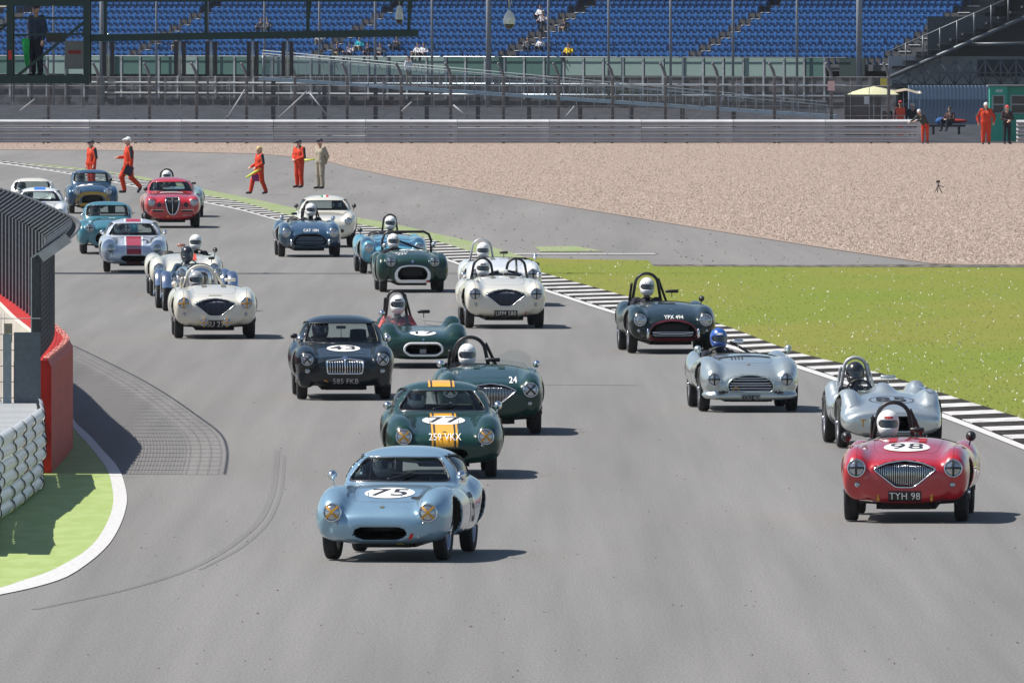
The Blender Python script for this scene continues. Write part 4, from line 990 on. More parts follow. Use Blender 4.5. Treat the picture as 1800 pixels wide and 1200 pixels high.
marshal(1626, 253, stand_pose(1.55, chest=(-.14, -.06, 1.25), neck=(-.24, -.1, 1.44), head=(-.30, -.13, 1.56), shoL=(-.40, -.1, 1.36), shoR=(-.06, -.06, 1.40), elbL=(-.55, -.2, 1.18), hanL=(-.72, -.25, 1.10), elbR=(-.22, -.25, 1.15), hanR=(-.45, -.35, 1.12)), [suit('dark_olive', (.05, .055, .045)), ORANGE, SKIN, CAPW, BOOT], 0, 'marshal in orange trousers and white hat leaning over the end of the barrier')
marshal(1560, 0, stand_pose(1.62, hanL=(-.2, -.3, 1.12), hanR=(.1, -.3, 1.15)), [NAVY, NAVY, SKIN, CAPR, BOOT], .4, 'marshal in dark top and red cap under the left of the shelter', d=600.9, cap=True)
marshal(1583, 0, stand_pose(1.80), [suit('navy_red', (.10, .02, .025)), NAVY, SKIN, CAPR, BOOT], -.3, 'marshal in dark red top standing behind the orange case', d=602.2, cap=True)
marshal(1604, 0, stand_pose(1.70), [NAVY, NAVY, SKIN, CAPW, BOOT], .2, 'marshal in dark top and white cap at the right of the shelter', d=601.6, cap=True)
marshal(1668, 0, sit_pose(False), [suit('navy_orange', (.06, .03, .03)), NAVY, SKIN, HAIRD, BOOT], -.5, 'marshal in dark clothes sitting on the low bench', d=639.7, z=.16)
# things in their hands
def prop(name, px, py, d, fn_, m_, lab, cat):
    b = MB(); fn_(b); tag(b.build(name, m_, None, at(px, py, d)), lab, cat)
YF = mat('flag_yellow', (.70, .72, .08), .7); dd = lambda py: g(0, py)[1]
prop('rolled_flag', 449, 302, dd(341) - .2, lambda b: b.tube([(-.28, 0, -.18), (0, 0, 0), (.18, 0, .10)], [.03, .035, .015], 8), YF, 'rolled pale yellow flag carried by the blond marshal', 'flag')
prop('flag_cloth', 449, 310, dd(341) - .3, lambda b: b.add([(-.12, 0, .02), (.10, 0, .08), (.12, .03, -.16), (-.1, .03, -.14)], [(0, 1, 2, 3)]), suit('purple', (.22, .03, .14)), 'purple cloth hanging from the rolled flag', 'cloth')
prop('rolled_flag', 545, 281, dd(331) + .1, lambda b: b.tube([(-.18, 0, -.02), (.2, 0, .03)], [.035, .02], 8), YF, 'rolled yellow flag between the orange marshal and the beige one', 'flag')
prop('carry_case', 226, 300, dd(339) - .3, lambda b: b.box((0, 0, 0), (.26, .14, .30), mat4=Matrix.Rotation(.4, 4, 'Y')), suit('case_dark', (.04, .03, .05)), 'dark case carried by the walking marshal in white cap', 'case')
prop('yellow_flag', 231, 310, dd(339) + .2, lambda b: b.ball((0, 0, 0), (.07, .06, .13), 10), mat('hi_vis_yellow', (.75, .70, .01), .6), 'bright yellow bundle hanging behind the dark case', 'bundle')
# ------------------------------------------------------------------ car bodies (nose towards -y, origin under the front axle)
def recess(poly, outer_fn, depth, ylim):
    return lambda X, Y, Z: np.maximum(np.maximum(poly(X, Z), -(outer_fn(X, Y, Z) + depth)), Y - ylim)

REAR = lambda top, cx=.585, y0=1.5: [(y0, .62, .4, .06, cx + .03), (y0 + .4, top - .04, .36, .15, cx + .01), (y0 + .8, top, .34, .17, cx), (y0 + 1.2, top - .06, .36, .15, cx - .03), (y0 + 1.5, .6, .42, .08, cx - .07)]

ARCH = {}
ARCH['elite'] = dict(R=.315, tw=.14, track=1.19, wb=2.24, k=.07,
  lofts=[([(-.71,.42,.31,.30),(-.695,.47,.26,.42),(-.63,.53,.215,.545),(-.45,.59,.18,.64),(-.2,.642,.17,.70),(.2,.715,.16,.735),(.6,.772,.16,.745),(1,.79,.16,.75),(1.6,.79,.16,.75),(2.2,.80,.17,.75),(2.6,.78,.2,.70),(2.9,.70,.3,.58),(3.03,.60,.4,.42)],3.2,0),
         ([(-.66,.555,.495,.04,.515),(-.645,.61,.44,.09,.515),(-.52,.69,.27,.155,.53),(-.25,.765,.24,.19,.545),(.1,.79,.3,.2,.55),(.5,.78,.3,.2,.55),(.9,.74,.3,.18,.56),(1.3,.66,.35,.12,.57)],2.2,1),
         (REAR(.82),2.2,1)],
  cabin=([(.72,.72,.45,.50),(.85,.80,.45,.57),(1.05,.95,.45,.61),(1.3,1.075,.45,.63),(1.6,1.15,.45,.64),(1.9,1.165,.45,.63),(2.2,1.13,.45,.60),(2.5,1.03,.45,.55),(2.8,.86,.45,.45),(2.95,.74,.45,.36)],2.6),
  win=(.81,.555,1.045,.40), side=[(1.2,.84),(2.3,.84),(2.12,1.0),(1.75,1.08),(1.42,1.06)], rear=(.84,.44,1.04,.34),
  mouth=[(-.20,.235),(.20,.235),(.285,.285),(.285,.335),(.23,.37),(-.23,.37),(-.285,.335),(-.285,.285)], mdepth=.14,
  hl=(.515,.525,.098))
ARCH['healey'] = dict(R=.33, tw=.15, track=1.245, wb=2.29, k=.07,
  lofts=[([(-.66,.56,.38,.28),(-.645,.65,.30,.42),(-.56,.705,.23,.56),(-.35,.755,.20,.64),(0,.82,.18,.69),(.5,.89,.18,.72),(.95,.915,.18,.75),(1.6,.86,.18,.76),(2.2,.82,.2,.76),(2.7,.76,.24,.70),(3.0,.64,.32,.58),(3.1,.52,.4,.42)],2.6,0),
         ([(-.63,.645,.585,.04,.545),(-.615,.705,.515,.095,.545),(-.48,.785,.27,.155,.545),(-.2,.84,.25,.175,.55),(.2,.855,.33,.185,.555),(.7,.83,.33,.18,.56),(1.1,.77,.35,.15,.58),(1.5,.68,.4,.1,.6)],2.2,1),
         (REAR(.845,.59),2.2,1)],
  cockpit=(-.27,1.74,.30,.54), mouth=[(-.36,.605),(-.2,.672),(0,.70),(.2,.672),(.36,.605),(.10,.40),(-.10,.40)], mdepth=.07,
  hl=(.545,.615,.10))
ARCH['healey_top'] = dict(ARCH['healey'], cockpit=None,
  cabin=([(.95,.80,.5,.50),(1.08,.90,.5,.55),(1.2,1.05,.5,.58),(1.4,1.17,.5,.6),(1.7,1.235,.5,.6),(2.05,1.21,.5,.58),(2.35,1.05,.5,.53),(2.55,.86,.5,.45),(2.65,.78,.5,.4)],3.0),
  win=(.89,.53,1.13,.47), side=[(1.4,.9),(2.15,.9),(2.0,1.12),(1.6,1.14)], rear=(.9,.45,1.12,.4))
ARCH['ace'] = dict(R=.325, tw=.15, track=1.27, wb=2.29, k=.07,
  lofts=[([(-.70,.44,.32,.34),(-.68,.52,.25,.46),(-.58,.60,.2,.56),(-.35,.68,.18,.63),(0,.75,.17,.68),(.5,.81,.17,.71),(1,.83,.17,.73),(1.6,.81,.17,.74),(2.2,.79,.2,.74),(2.7,.73,.25,.68),(3.0,.6,.34,.54),(3.08,.5,.4,.4)],2.5,0),
         ([(-.645,.59,.53,.04,.545),(-.63,.65,.47,.095,.545),(-.48,.73,.26,.155,.55),(-.2,.785,.25,.18,.555),(.2,.80,.32,.19,.56),(.7,.78,.32,.18,.565),(1.1,.73,.34,.14,.58),(1.5,.64,.4,.1,.6)],2.2,1),
         (REAR(.82,.59),2.2,1)],
  cockpit=(-.27,1.74,.30,.54), mouth=[(-.33,.265),(.33,.265),(.385,.31),(.38,.39),(.30,.48),(.15,.53),(0,.545),(-.15,.53),(-.30,.48),(-.38,.39),(-.385,.31)], mdepth=.10,
  hl=(.545,.56,.10))
ARCH['ace_c'] = dict(ARCH['ace'], cockpit=(.10,1.75,.46,.54))
ARCH['ace_low'] = dict(ARCH['ace'], hl=(.523,.47,.092),
  lofts=[([(-.70,.42,.30,.34),(-.68,.49,.23,.46),(-.58,.57,.19,.57),(-.35,.65,.17,.63),(0,.72,.17,.66),(.5,.78,.17,.70),(1,.81,.17,.73),(1.6,.80,.17,.74),(2.2,.79,.2,.74),(2.7,.73,.25,.68),(3.0,.6,.34,.54),(3.08,.5,.4,.4)],2.5,0),
         ([(-.655,.50,.44,.04,.523),(-.64,.555,.385,.085,.523),(-.5,.65,.25,.14,.53),(-.25,.74,.25,.175,.545),(.15,.785,.32,.185,.555),(.7,.77,.32,.18,.565),(1.1,.72,.34,.14,.58),(1.5,.64,.4,.1,.6)],2.2,1),
         ([(-.70,.25,.21,.5),(-.64,.27,.18,.6),(-.5,.27,.18,.64),(-.35,.26,.18,.62)],4,0),
         (REAR(.82,.59),2.2,1)],
  mouth=[(-.29,.285),(.29,.285),(.335,.32),(.335,.40),(.27,.48),(.13,.525),(0,.535),(-.13,.525),(-.27,.48),(-.335,.40),(-.335,.32)])
ARCH['mga'] = dict(R=.325, tw=.145, track=1.22, wb=2.39, k=.05,
  lofts=[([(-.62,.50,.34,.38),(-.60,.57,.27,.48),(-.48,.64,.2,.57),(-.2,.68,.18,.62),(.2,.75,.17,.66),(.7,.80,.17,.70),(1.2,.80,.17,.72),(1.8,.79,.18,.73),(2.3,.77,.2,.72),(2.8,.7,.26,.64),(3.1,.55,.36,.46),(3.16,.47,.4,.36)],3.0,0),
         ([(-.625,.62,.56,.04,.55),(-.61,.67,.51,.08,.55),(-.48,.735,.38,.145,.555),(-.2,.785,.32,.17,.56),(.2,.79,.3,.175,.565),(.7,.74,.3,.17,.58),(1.2,.66,.34,.12,.6)],2.3,1),
         ([(-.56,.40,.2,.04,.55),(-.5,.48,.18,.10,.56),(-.2,.6,.17,.14,.57)],3,1),
         (REAR(.81,.59,1.6),2.2,1)],
  cabin=([(.75,.74,.45,.52),(.88,.80,.45,.56),(1.05,.96,.45,.60),(1.25,1.08,.45,.615),(1.5,1.16,.45,.62),(1.85,1.19,.45,.61),(2.15,1.15,.45,.58),(2.4,1.03,.45,.53),(2.65,.85,.45,.45),(2.8,.75,.45,.36)],3.0),
  win=(.80,.55,1.075,.475), side=[(1.25,.83),(2.3,.83),(2.1,1.04),(1.75,1.1),(1.42,1.08)], rear=(.84,.46,1.07,.40),
  mouth=[(-.25,.385),(.25,.385),(.275,.57),(.06,.595),(-.06,.595),(-.275,.57)], mdepth=.07, hl=(.55,.59,.085))
ARCH['tr'] = dict(R=.325, tw=.145, track=1.15, wb=2.24, k=.045,
  lofts=[([(-.62,.50,.25,.34),(-.605,.62,.2,.43),(-.5,.70,.18,.48),(-.2,.78,.17,.50),(.3,.83,.17,.52),(.9,.85,.17,.58),(1.5,.79,.17,.62),(2.2,.74,.2,.62),(2.8,.70,.25,.56),(3.1,.6,.3,.48),(3.16,.5,.36,.4)],3.0,0),
         ([(-.645,.65,.59,.04,.443),(-.63,.705,.535,.088,.443),(-.4,.74,.5,.115,.443),(-.1,.74,.55,.1,.443)],2.0,1),
         ([(-.60,.48,.36,.05,.58),(-.57,.61,.28,.10,.585),(-.42,.72,.22,.14,.59),(-.1,.79,.2,.15,.585),(.3,.78,.2,.15,.585),(.8,.66,.2,.14,.595),(1.2,.56,.2,.12,.61),(1.6,.6,.2,.12,.61),(2.0,.76,.2,.14,.59),(2.5,.78,.25,.15,.58),(2.9,.66,.3,.13,.56),(3.1,.5,.36,.08,.54)],2.4,1)],
  cockpit=(-.24,1.74,.27,.54), mouth=[(-.24,.255),(.24,.255),(.30,.30),(.305,.41),(.23,.50),(.1,.525),(-.1,.525),(-.23,.50),(-.305,.41),(-.30,.30)], mdepth=.14,
  hl=(.443,.62,.088))
ARCH['tr_top'] = dict(ARCH['tr'], cockpit=None,
  cabin=([(.9,.80,.5,.48),(1.02,.9,.5,.54),(1.15,1.04,.5,.57),(1.35,1.16,.5,.585),(1.65,1.22,.5,.59),(2.0,1.2,.5,.57),(2.3,1.05,.5,.52),(2.5,.86,.5,.45),(2.6,.76,.5,.4)],3.2),
  win=(.89,.52,1.12,.47), side=[(1.35,.88),(2.15,.88),(2.0,1.1),(1.6,1.13)], rear=(.88,.45,1.1,.41))
ARCH['aurelia'] = dict(R=.335, tw=.155, track=1.28, wb=2.66, k=.07,
  lofts=[([(-.72,.55,.34,.34),(-.705,.66,.27,.48),(-.6,.77,.22,.60),(-.3,.85,.2,.68),(0,.88,.19,.71),(.6,.92,.19,.73),(1,.94,.19,.75),(1.8,.94,.19,.76),(2.6,.9,.2,.76),(3.1,.8,.26,.7),(3.5,.62,.36,.56),(3.6,.5,.4,.42)],3.0,0),
         ([(-.675,.69,.63,.04,.55),(-.66,.75,.57,.09,.55),(-.5,.82,.42,.145,.56),(-.1,.86,.34,.18,.565),(.5,.87,.32,.18,.57),(1.,.85,.32,.16,.58),(1.5,.8,.35,.12,.6)],2.2,1),
         (REAR(.86,.59,1.9),2.2,1)],
  cabin=([(.85,.88,.5,.5),(1,.98,.5,.57),(1.25,1.14,.5,.62),(1.6,1.26,.5,.64),(2,1.30,.5,.64),(2.4,1.27,.5,.61),(2.9,1.12,.5,.55),(3.3,.9,.5,.45),(3.5,.75,.5,.34)],2.8),
  win=(.945,.575,1.165,.48), side=[(1.45,.98),(2.6,.98),(2.4,1.14),(2.0,1.21),(1.65,1.19)], rear=(.97,.44,1.14,.36),
  mouth=[(-.17,.79),(.17,.79),(.18,.68),(.135,.46),(.06,.35),(-.06,.35),(-.135,.46),(-.18,.68)], mdepth=.05, hl=(.55,.66,.09))
ARCH['coupe'] = dict(R=.32, tw=.14, track=1.25, wb=2.3, k=.07,
  lofts=[([(-.71,.50,.34,.30),(-.695,.57,.27,.42),(-.63,.66,.22,.56),(-.45,.72,.19,.65),(-.2,.76,.18,.70),(.2,.80,.17,.735),(.6,.83,.17,.745),(1,.85,.17,.75),(1.6,.85,.17,.75),(2.2,.84,.18,.75),(2.6,.8,.2,.70),(2.9,.72,.3,.58),(3.03,.60,.4,.42)],2.7,0),
         ([(-.66,.66,.60,.04,.525),(-.645,.715,.545,.09,.525),(-.52,.79,.44,.15,.53),(-.25,.845,.38,.18,.545),(.1,.86,.34,.19,.55),(.5,.85,.34,.19,.55),(.9,.81,.34,.17,.56),(1.3,.74,.35,.12,.57)],2.2,1),
         (REAR(.86),2.2,1)],
  cabin=([(.72,.78,.5,.50),(.85,.86,.5,.57),(1.05,1.02,.5,.61),(1.3,1.14,.5,.63),(1.6,1.215,.5,.64),(1.9,1.23,.5,.63),(2.2,1.19,.5,.60),(2.5,1.08,.5,.55),(2.8,.9,.5,.45),(2.95,.78,.5,.36)],2.7),
  win=(.88,.56,1.10,.44), side=[(1.2,.9),(2.3,.9),(2.12,1.06),(1.75,1.14),(1.42,1.12)], rear=(.9,.44,1.1,.36),
  mouth=[(-.07,.28),(.07,.28),(.15,.5),(.1,.55),(-.1,.55),(-.15,.5)], mdepth=.06, hl=(.525,.63,.09))
ARCH['pod'] = dict(R=.325, tw=.15, track=1.22, wb=2.25, k=.10,
  lofts=[([(-.78,.42,.28,.44),(-.765,.48,.21,.55),(-.68,.53,.16,.63),(-.4,.585,.14,.665),(0,.655,.14,.67),(.5,.715,.15,.66),(1.2,.73,.15,.66),(2,.69,.15,.64),(2.6,.64,.2,.58),(3,.55,.3,.45),(3.1,.48,.34,.36)],2.6,0),
         ([(-.46,.57,.42,.05,.52),(-.3,.68,.36,.12,.525),(-.05,.775,.3,.155,.53),(.22,.77,.3,.155,.53),(.5,.69,.34,.13,.53),(.85,.56,.42,.05,.52)],2.3,1),
         ([(1.75,.60,.4,.04,.53),(1.9,.72,.36,.11,.54),(2.15,.83,.3,.15,.545),(2.45,.81,.3,.15,.54),(2.75,.7,.36,.12,.53),(3.0,.56,.42,.05,.5)],2.2,1)],
  bump=((-.02,.72,.66),(.16,.34,.18)),
  cockpit=(-.12,1.65,.40,.45), mouth=[(-.24,.23),(.24,.23),(.31,.29),(.31,.38),(.25,.44),(-.25,.44),(-.31,.38),(-.31,.29)], mdepth=.16, hl=None)
ARCH['pod17'] = dict(R=.32, tw=.15, track=1.22, wb=2.25, k=.09,
  lofts=[([(-.75,.34,.22,.40),(-.735,.42,.18,.52),(-.62,.50,.145,.63),(-.3,.56,.13,.68),(0,.585,.13,.69),(.6,.61,.13,.695),(1.2,.64,.13,.695),(2,.62,.13,.68),(2.6,.6,.16,.64),(3,.5,.28,.5)],3.0,0),
         ([(-.66,.44,.32,.06,.50),(-.5,.59,.28,.13,.53),(-.15,.70,.25,.165,.54),(.25,.70,.25,.165,.54),(.6,.62,.3,.13,.54),(.95,.52,.36,.06,.53)],2.4,1),
         ([(1.7,.52,.34,.06,.53),(1.9,.66,.3,.13,.54),(2.2,.77,.26,.165,.545),(2.5,.75,.3,.15,.54),(2.8,.62,.34,.1,.52)],2.3,1)],
  cockpit=(-.1,1.6,.42,.48), mouth=[(-.20,.215),(.20,.215),(.285,.265),(.285,.335),(.22,.385),(-.22,.385),(-.285,.335),(-.285,.265)], mdepth=.16, hl=None)
ARCH['cycle'] = dict(R=.34, tw=.14, track=1.25, wb=2.5, k=.05,
  lofts=[([(-.32,.72,.34,.17),(-.30,.79,.30,.22),(-.1,.845,.28,.25),(.6,.88,.28,.30),(1.2,.87,.28,.37),(2,.78,.28,.39),(2.7,.66,.32,.30),(2.95,.5,.4,.15)],3.0,0)],
  cockpit=(0,1.75,.31,.5), mouth=[(-.13,.38),(.13,.38),(.16,.68),(.10,.74),(-.10,.74),(-.16,.68)], mdepth=.05, hl=None, noarch=True)

def arch_fns(a):
    A = ARCH[a]; k = A['k']
    fl = [loft(t, n, bool(s)) for (t, n, s) in A['lofts']]
    if A.get('bump'): fl.append(ellipsoid(*A['bump']))
    def outer(X, Y, Z):
        d = fl[0](X, Y, Z)
        for f in fl[1:]: d = smin(d, f(X, Y, Z), k)
        if cabf is not None: d = smin(d, cabf(X, Y, Z), .05)
        return d
    cabf = loft(A['cabin'][0], A['cabin'][1]) if A.get('cabin') else None
    cuts = []
    R = A['R']
    if not A.get('noarch'):
        xin = A['track'] / 2 - A['tw'] / 2 - .06
        for wy in (0, A['wb']):
            cuts.append(lambda X, Y, Z, wy=wy: np.maximum(np.sqrt((Y - wy) ** 2 + (Z - R) ** 2) - (R + .05), xin - np.abs(X)))
    if A.get('cockpit'):
        cx, cy, rx, ry = A['cockpit']
        cuts.append(lambda X, Y, Z: np.maximum(((np.abs((X - cx) / rx) ** 3.5 + np.abs((Y - cy) / ry) ** 3.5 + 1e-9) ** (1 / 3.5) - 1) * min(rx, ry), .24 - Z))
    if cabf is not None:
        zb, hb, zt, ht = A['win']; fp = convex([(-hb, zb), (hb, zb), (ht, zt), (-ht, zt)])
        zb2, hb2, zt2, ht2 = A['rear']; rp = convex([(-hb2, zb2), (hb2, zb2), (ht2, zt2), (-ht2, zt2)])
        sp = convex(A['side']); ymid = sum(p[0] for p in A['side']) / len(A['side'])
        cuts.append(lambda X, Y, Z: np.maximum(fp(X, Z, .06), Y - (ymid - .1)))
        cuts.append(lambda X, Y, Z: np.maximum(rp(X, Z, .06), ymid + .1 - Y))
        cuts.append(lambda X, Y, Z: np.maximum(sp(Y, Z, .06), .25 - np.abs(X)))
        y0, y1 = A['side'][0][0] - .25, A['side'][1][0] + .2
        zf = A['win'][0] - .05
        cuts.append(lambda X, Y, Z: np.maximum(cabf(X, Y, Z) + .045, zf - .02 - Z))
        cuts.append(lambda X, Y, Z: np.maximum(np.maximum(np.abs(X) - .53, np.maximum(y0 - Y, Y - y1)), np.maximum(.24 - Z, Z - zf)))
    mp = None
    if A.get('mouth'):
        mp = convex(A['mouth']); cuts.append(recess(lambda U, W: mp(U, W, .03), outer, A['mdepth'], .4))
    def body(X, Y, Z):
        d = outer(X, Y, Z)
        for c in cuts: d = np.maximum(d, -c(X, Y, Z))
        return d
    return outer, body

def body_mesh(a, vox):
    outer, body = arch_fns(a); A = ARCH[a]
    ys = [r[0] for t, _, _ in A['lofts'] for r in t]
    top = max([r[1] for t, _, _ in A['lofts'] for r in t] + ([r[1] for r in A['cabin'][0]] if A.get('cabin') else [])) + .06
    P, Q = surface_nets(body, (-.82, min(ys) - .03, .1), (.82, max(ys) + .04, top), vox)
    C = P[Q].mean(1); do = ev(outer, C)
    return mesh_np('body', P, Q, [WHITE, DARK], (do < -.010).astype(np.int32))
FN = {}
def fns(a):
    if a not in FN: FN[a] = arch_fns(a)
    return FN[a]

# ------------------------------------------------------------------ shared car parts
def tyre_mesh(R, w):
    hw = w / 2; b = MB()
    pr = [(R * .66, -hw * .8), (R * .72, -hw * .98), (R * .84, -hw * 1.06), (R * .93, -hw * 1.0), (R * .985, -hw * .82), (R, -hw * .5)]
    for k in (-.42, -.14, .14, .42): pr += [(R * (1.0 if abs(k) > 9 else .998), hw * (k - .05)), (R * .985, hw * (k - .03)), (R * .985, hw * (k + .03)), (R, hw * (k + .05))]
    pr += [(R, hw * .5), (R * .985, hw * .82), (R * .93, hw), (R * .84, hw * 1.06), (R * .72, hw * .98), (R * .66, hw * .8), (R * .66, -hw * .8)]
    b.lathe(pr, 'x', 36); return b.mesh('tyre', TYRE)
def rim_mesh(R, w):
    hw = w / 2; r = R * .68; b = MB()
    b.lathe([(r, -hw * .8), (r * 1.04, -hw * .86), (r * .93, -hw * .8), (r * .88, 0), (r * .93, hw * .8), (r * 1.04, hw * .86), (r, hw * .8), (r, -hw * .8)], 'x', 28)
    b.lathe([(.0, hw * .75), (.035, hw * .7), (.05, hw * .2), (.05, -hw * .6), (0, -hw * .6)], 'x', 12)
    for i in range(28):
        a = 2 * math.pi * i / 28; s = .22 if i % 2 else -.22
        b.tube([(hw * (.6 if i % 4 < 2 else 0), .045 * math.cos(a), .045 * math.sin(a)), (hw * .1, r * .9 * math.cos(a + s), r * .9 * math.sin(a + s))], .0035, 4)
    return b.mesh('wheel', SPOKE)
def disc_rim_mesh(R, w):
    hw = w / 2; r = R * .68; b = MB()
    b.lathe([(r, -hw * .8), (r * 1.04, -hw * .86), (r * .9, -hw * .7), (r * .9, hw * .3), (r * 1.04, hw * .86), (r, hw * .8)], 'x', 28)
    b.lathe([(r * .9, hw * .3), (r * .6, hw * .55), (r * .3, hw * .35), (0, hw * .35)], 'x', 28)
    return b.mesh('wheel', SPOKE)
def spinner_mesh():
    b = MB(); b.lathe([(.038, -.02), (.036, .015), (.02, .035), (0, .04)], 'x', 12)
    for s in (-1, 1): b.box((.03, 0, s * .05), (.012, .03, .06))
    return b.mesh('spinner', CHROME)
def wheels(car, A, steer=0.0, wire=True):
    R, w = A['R'], A['tw']
    tm = cached(('tyre', R, w), lambda: tyre_mesh(R, w))
    rm = cached(('rim', R, w, wire), lambda: (rim_mesh if wire else disc_rim_mesh)(R, w))
    sm = cached('spinner', spinner_mesh)
    for wy in (0, A['wb']):
        for s in (-1, 1):
            o = inst('wheel', rm, car, (s * A['track'] / 2, wy, R), (rnd.uniform(0, 6), 0, 0))
            o.rotation_euler = (0, 0, (0 if s > 0 else math.pi) + (steer if wy == 0 else 0))
            inst('tyre', tm, o); inst('spinner', sm, o, (w / 2 * .8, 0, 0), (rnd.uniform(0, 3), 0, 0))

def head_mesh(r):
    b = MB()   # bezel + bowl
    b.lathe([(r * .86, .05), (r * 1.0, .05), (r * 1.06, .0), (r * 1.04, -.022), (r * .96, -.03), (r * .90, -.018), (r * .88, 0.01)], 'y', 24)
    return b.mesh('headlight', CHROME)
def lens_mesh(r):
    b = MB(); b.lathe([(r * .92, -.008), (r * .8, -.022), (r * .55, -.037), (r * .28, -.046), (0.001, -.049)], 'y', 24)
    return b.mesh('lens', LENS)
def tape_mesh(r, ang, ext=1.0):
    b = MB()
    for a in (ang, ang + math.pi / 2):
        P = []
        for t in np.linspace(-1, 1, 9):
            for s in (-1, 1):
                u = t * r * ext; x = u * math.cos(a) - s * r * .12 * math.sin(a); z = u * math.sin(a) + s * r * .12 * math.cos(a)
                P.append((x, -.055 + .05 * abs(t) ** 2 * (1 if ext <= 1 else .7), z))
        b.add(P, [(2*i, 2*i+1, 2*i+3, 2*i+2) for i in range(8)], 0, True)
    return b.mesh('tape', YTAPE)
def headlights(car, x, z, r, y, tape=None, tilt=.12):
    hm = cached(('hl', r), lambda: head_mesh(r)); lm = cached(('lens', r), lambda: lens_mesh(r))
    for s in (-1, 1):
        h = inst('headlight', hm, car, (s * x, y, z), (-tilt, 0, s * .06))
        inst('lens', lm, h)
        if tape:
            colr, ang = tape
            inst('tape', cached(('tape', r, ang), lambda: tape_mesh(r, ang, 1.06)), h, mats=[YTAPE if colr == 'y' else BTAPE])

def disc_decal(fn, name, car, cx, cy, r, axis, m, off=.004, asp=1.0, r0=0.0, nr=9, na=36):
    rr = np.linspace(max(r0, .001), r, nr)[:, None]; an = np.linspace(0, 2 * np.pi, na, endpoint=False)[None, :]
    U = cx + rr * np.cos(an); W = cy + rr * asp * np.sin(an)
    return inst(name, grid_mesh(name, proj(fn, U, W, axis, off), nr, na, m, True), car)
def quad_decal(fn, name, car, c4, axis, m, off=.004, nu=10, nv=10):
    c4 = np.array(c4, float); u = np.linspace(0, 1, nu)[:, None, None]; v = np.linspace(0, 1, nv)[None, :, None]
    Q = (c4[0] * (1 - u) + c4[1] * u) * (1 - v) + (c4[3] * (1 - u) + c4[2] * u) * v
    return inst(name, grid_mesh(name, proj(fn, Q[..., 0], Q[..., 1], axis, off), nu, nv, m), car)
def band_decal(fn, name, car, outer_p, inner_p, axis, m, off, lift=0.0):
    """ring between two matching closed outlines"""
    n = len(outer_p); U = np.array([p[0] for p in outer_p] + [p[0] for p in inner_p]); W = np.array([p[1] for p in outer_p] + [p[1] for p in inner_p])
    P = proj(fn, U, W, axis, off)
    return inst(name, grid_mesh(name, P, 2, n, m, True), car)
def smooth_loop(pts, n=48):
    P = np.array(list(pts) + [pts[0]], float); L = np.r_[0, np.cumsum(np.hypot(*np.diff(P, axis=0).T))]
    t = np.linspace(0, L[-1], n, endpoint=False)
    Q = np.stack([np.interp(t, L, P[:, 0]), np.interp(t, L, P[:, 1])], 1)
    for _ in range(2): Q = (np.roll(Q, 1, 0) + 2 * Q + np.roll(Q, -1, 0)) / 4
    return Q
def line_decal(fn, name, car, pts, axis, m, r=.004, off=.0, closed=False, n=40, smooth=True):
    if closed: Q = smooth_loop(pts, n)
    else:
        P = np.array(pts, float); L = np.r_[0, np.cumsum(np.hypot(*np.diff(P, axis=0).T))]
        t = np.linspace(0, L[-1], n); Q = np.stack([np.interp(t, L, P[:, 0]), np.interp(t, L, P[:, 1])], 1)
        if smooth:
            for _ in range(3): Q[1:-1] = (Q[:-2] + 2 * Q[1:-1] + Q[2:]) / 4
    R = proj(fn, Q[:, 0], Q[:, 1], axis, off)
    b = MB(); b.tube([tuple(p) for p in R], r, 6, closed=closed); return b.build(name, m, car)
def text_decal(fn, name, car, txt, cx, cy, size, axis, m, off=.006, bold=.008, slant=0.0, stretch=(1, 1), rot=0.0, cell=.03):
    V, Fc = text_geo(txt, size, bold, slant, cell)
    tx, ty = V[:, 0] * stretch[0], V[:, 1] * stretch[1]
    if rot: tx, ty = tx * math.cos(rot) - ty * math.sin(rot), tx * math.sin(rot) + ty * math.cos(rot)
    return inst(name, poly_mesh(name, proj(fn, cx + tx, cy + ty, axis, off), Fc, m), car)

def pane(fn, car, corners, axis, name='windscreen', m=None, off=-.012):
    return quad_decal(fn, name, car, corners, axis, m or GLASS, off, 14, 10)
def windows(car, a, trim=CHROME):
    A = ARCH[a]; fn = fns(a)[0]; e = .02
    zb, hb, zt, ht = A['win']
    w = pane(fn, car, [(-hb - e, zb - e), (hb + e, zb - e), (ht + e, zt + e), (-ht - e, zt + e)], 'front')
    line_decal(fn, 'screen_trim', w, [(-hb, zb), (0, zb - .004), (hb, zb), (hb - .02, zb + .05), (ht, zt), (0, zt + .004), (-ht, zt), (-hb + .02, zb + .05)], 'front', trim, .008, .002, True, 72)
    zb, hb, zt, ht = A['rear']
    pane(fn, car, [(-hb - e, zb - e), (hb + e, zb - e), (ht + e, zt + e), (-ht - e, zt + e)], 'back', 'rear_window')
    S = A['side']; c4 = [(S[0][0] - e, S[0][1] - e), (S[1][0] + e, S[1][1] - e), (S[-3][0] + .03, S[-3][1] + e), (S[-1][0] - e, S[-1][1] + e)]
    for ax in ('left', 'right'):
        o = pane(fn, car, c4, ax, 'side_window'); line_decal(fn, 'window_trim', o, S, ax, trim, .006, .002, True, 60)
def mirror_round(car, x, y, z, m=CHROME, r=.055, base=None):
    b = MB(); b.tube([(x * .97, y, z - .11), (x, y, z - .03)], .009, 6)
    b.lathe([(0, -.07), (r * .55, -.055), (r * .9, -.02), (r, .015), (r * .9, .02), (0, .02)], 'y', 14, (x, y, z))
    return b.build('mirror', m, car)
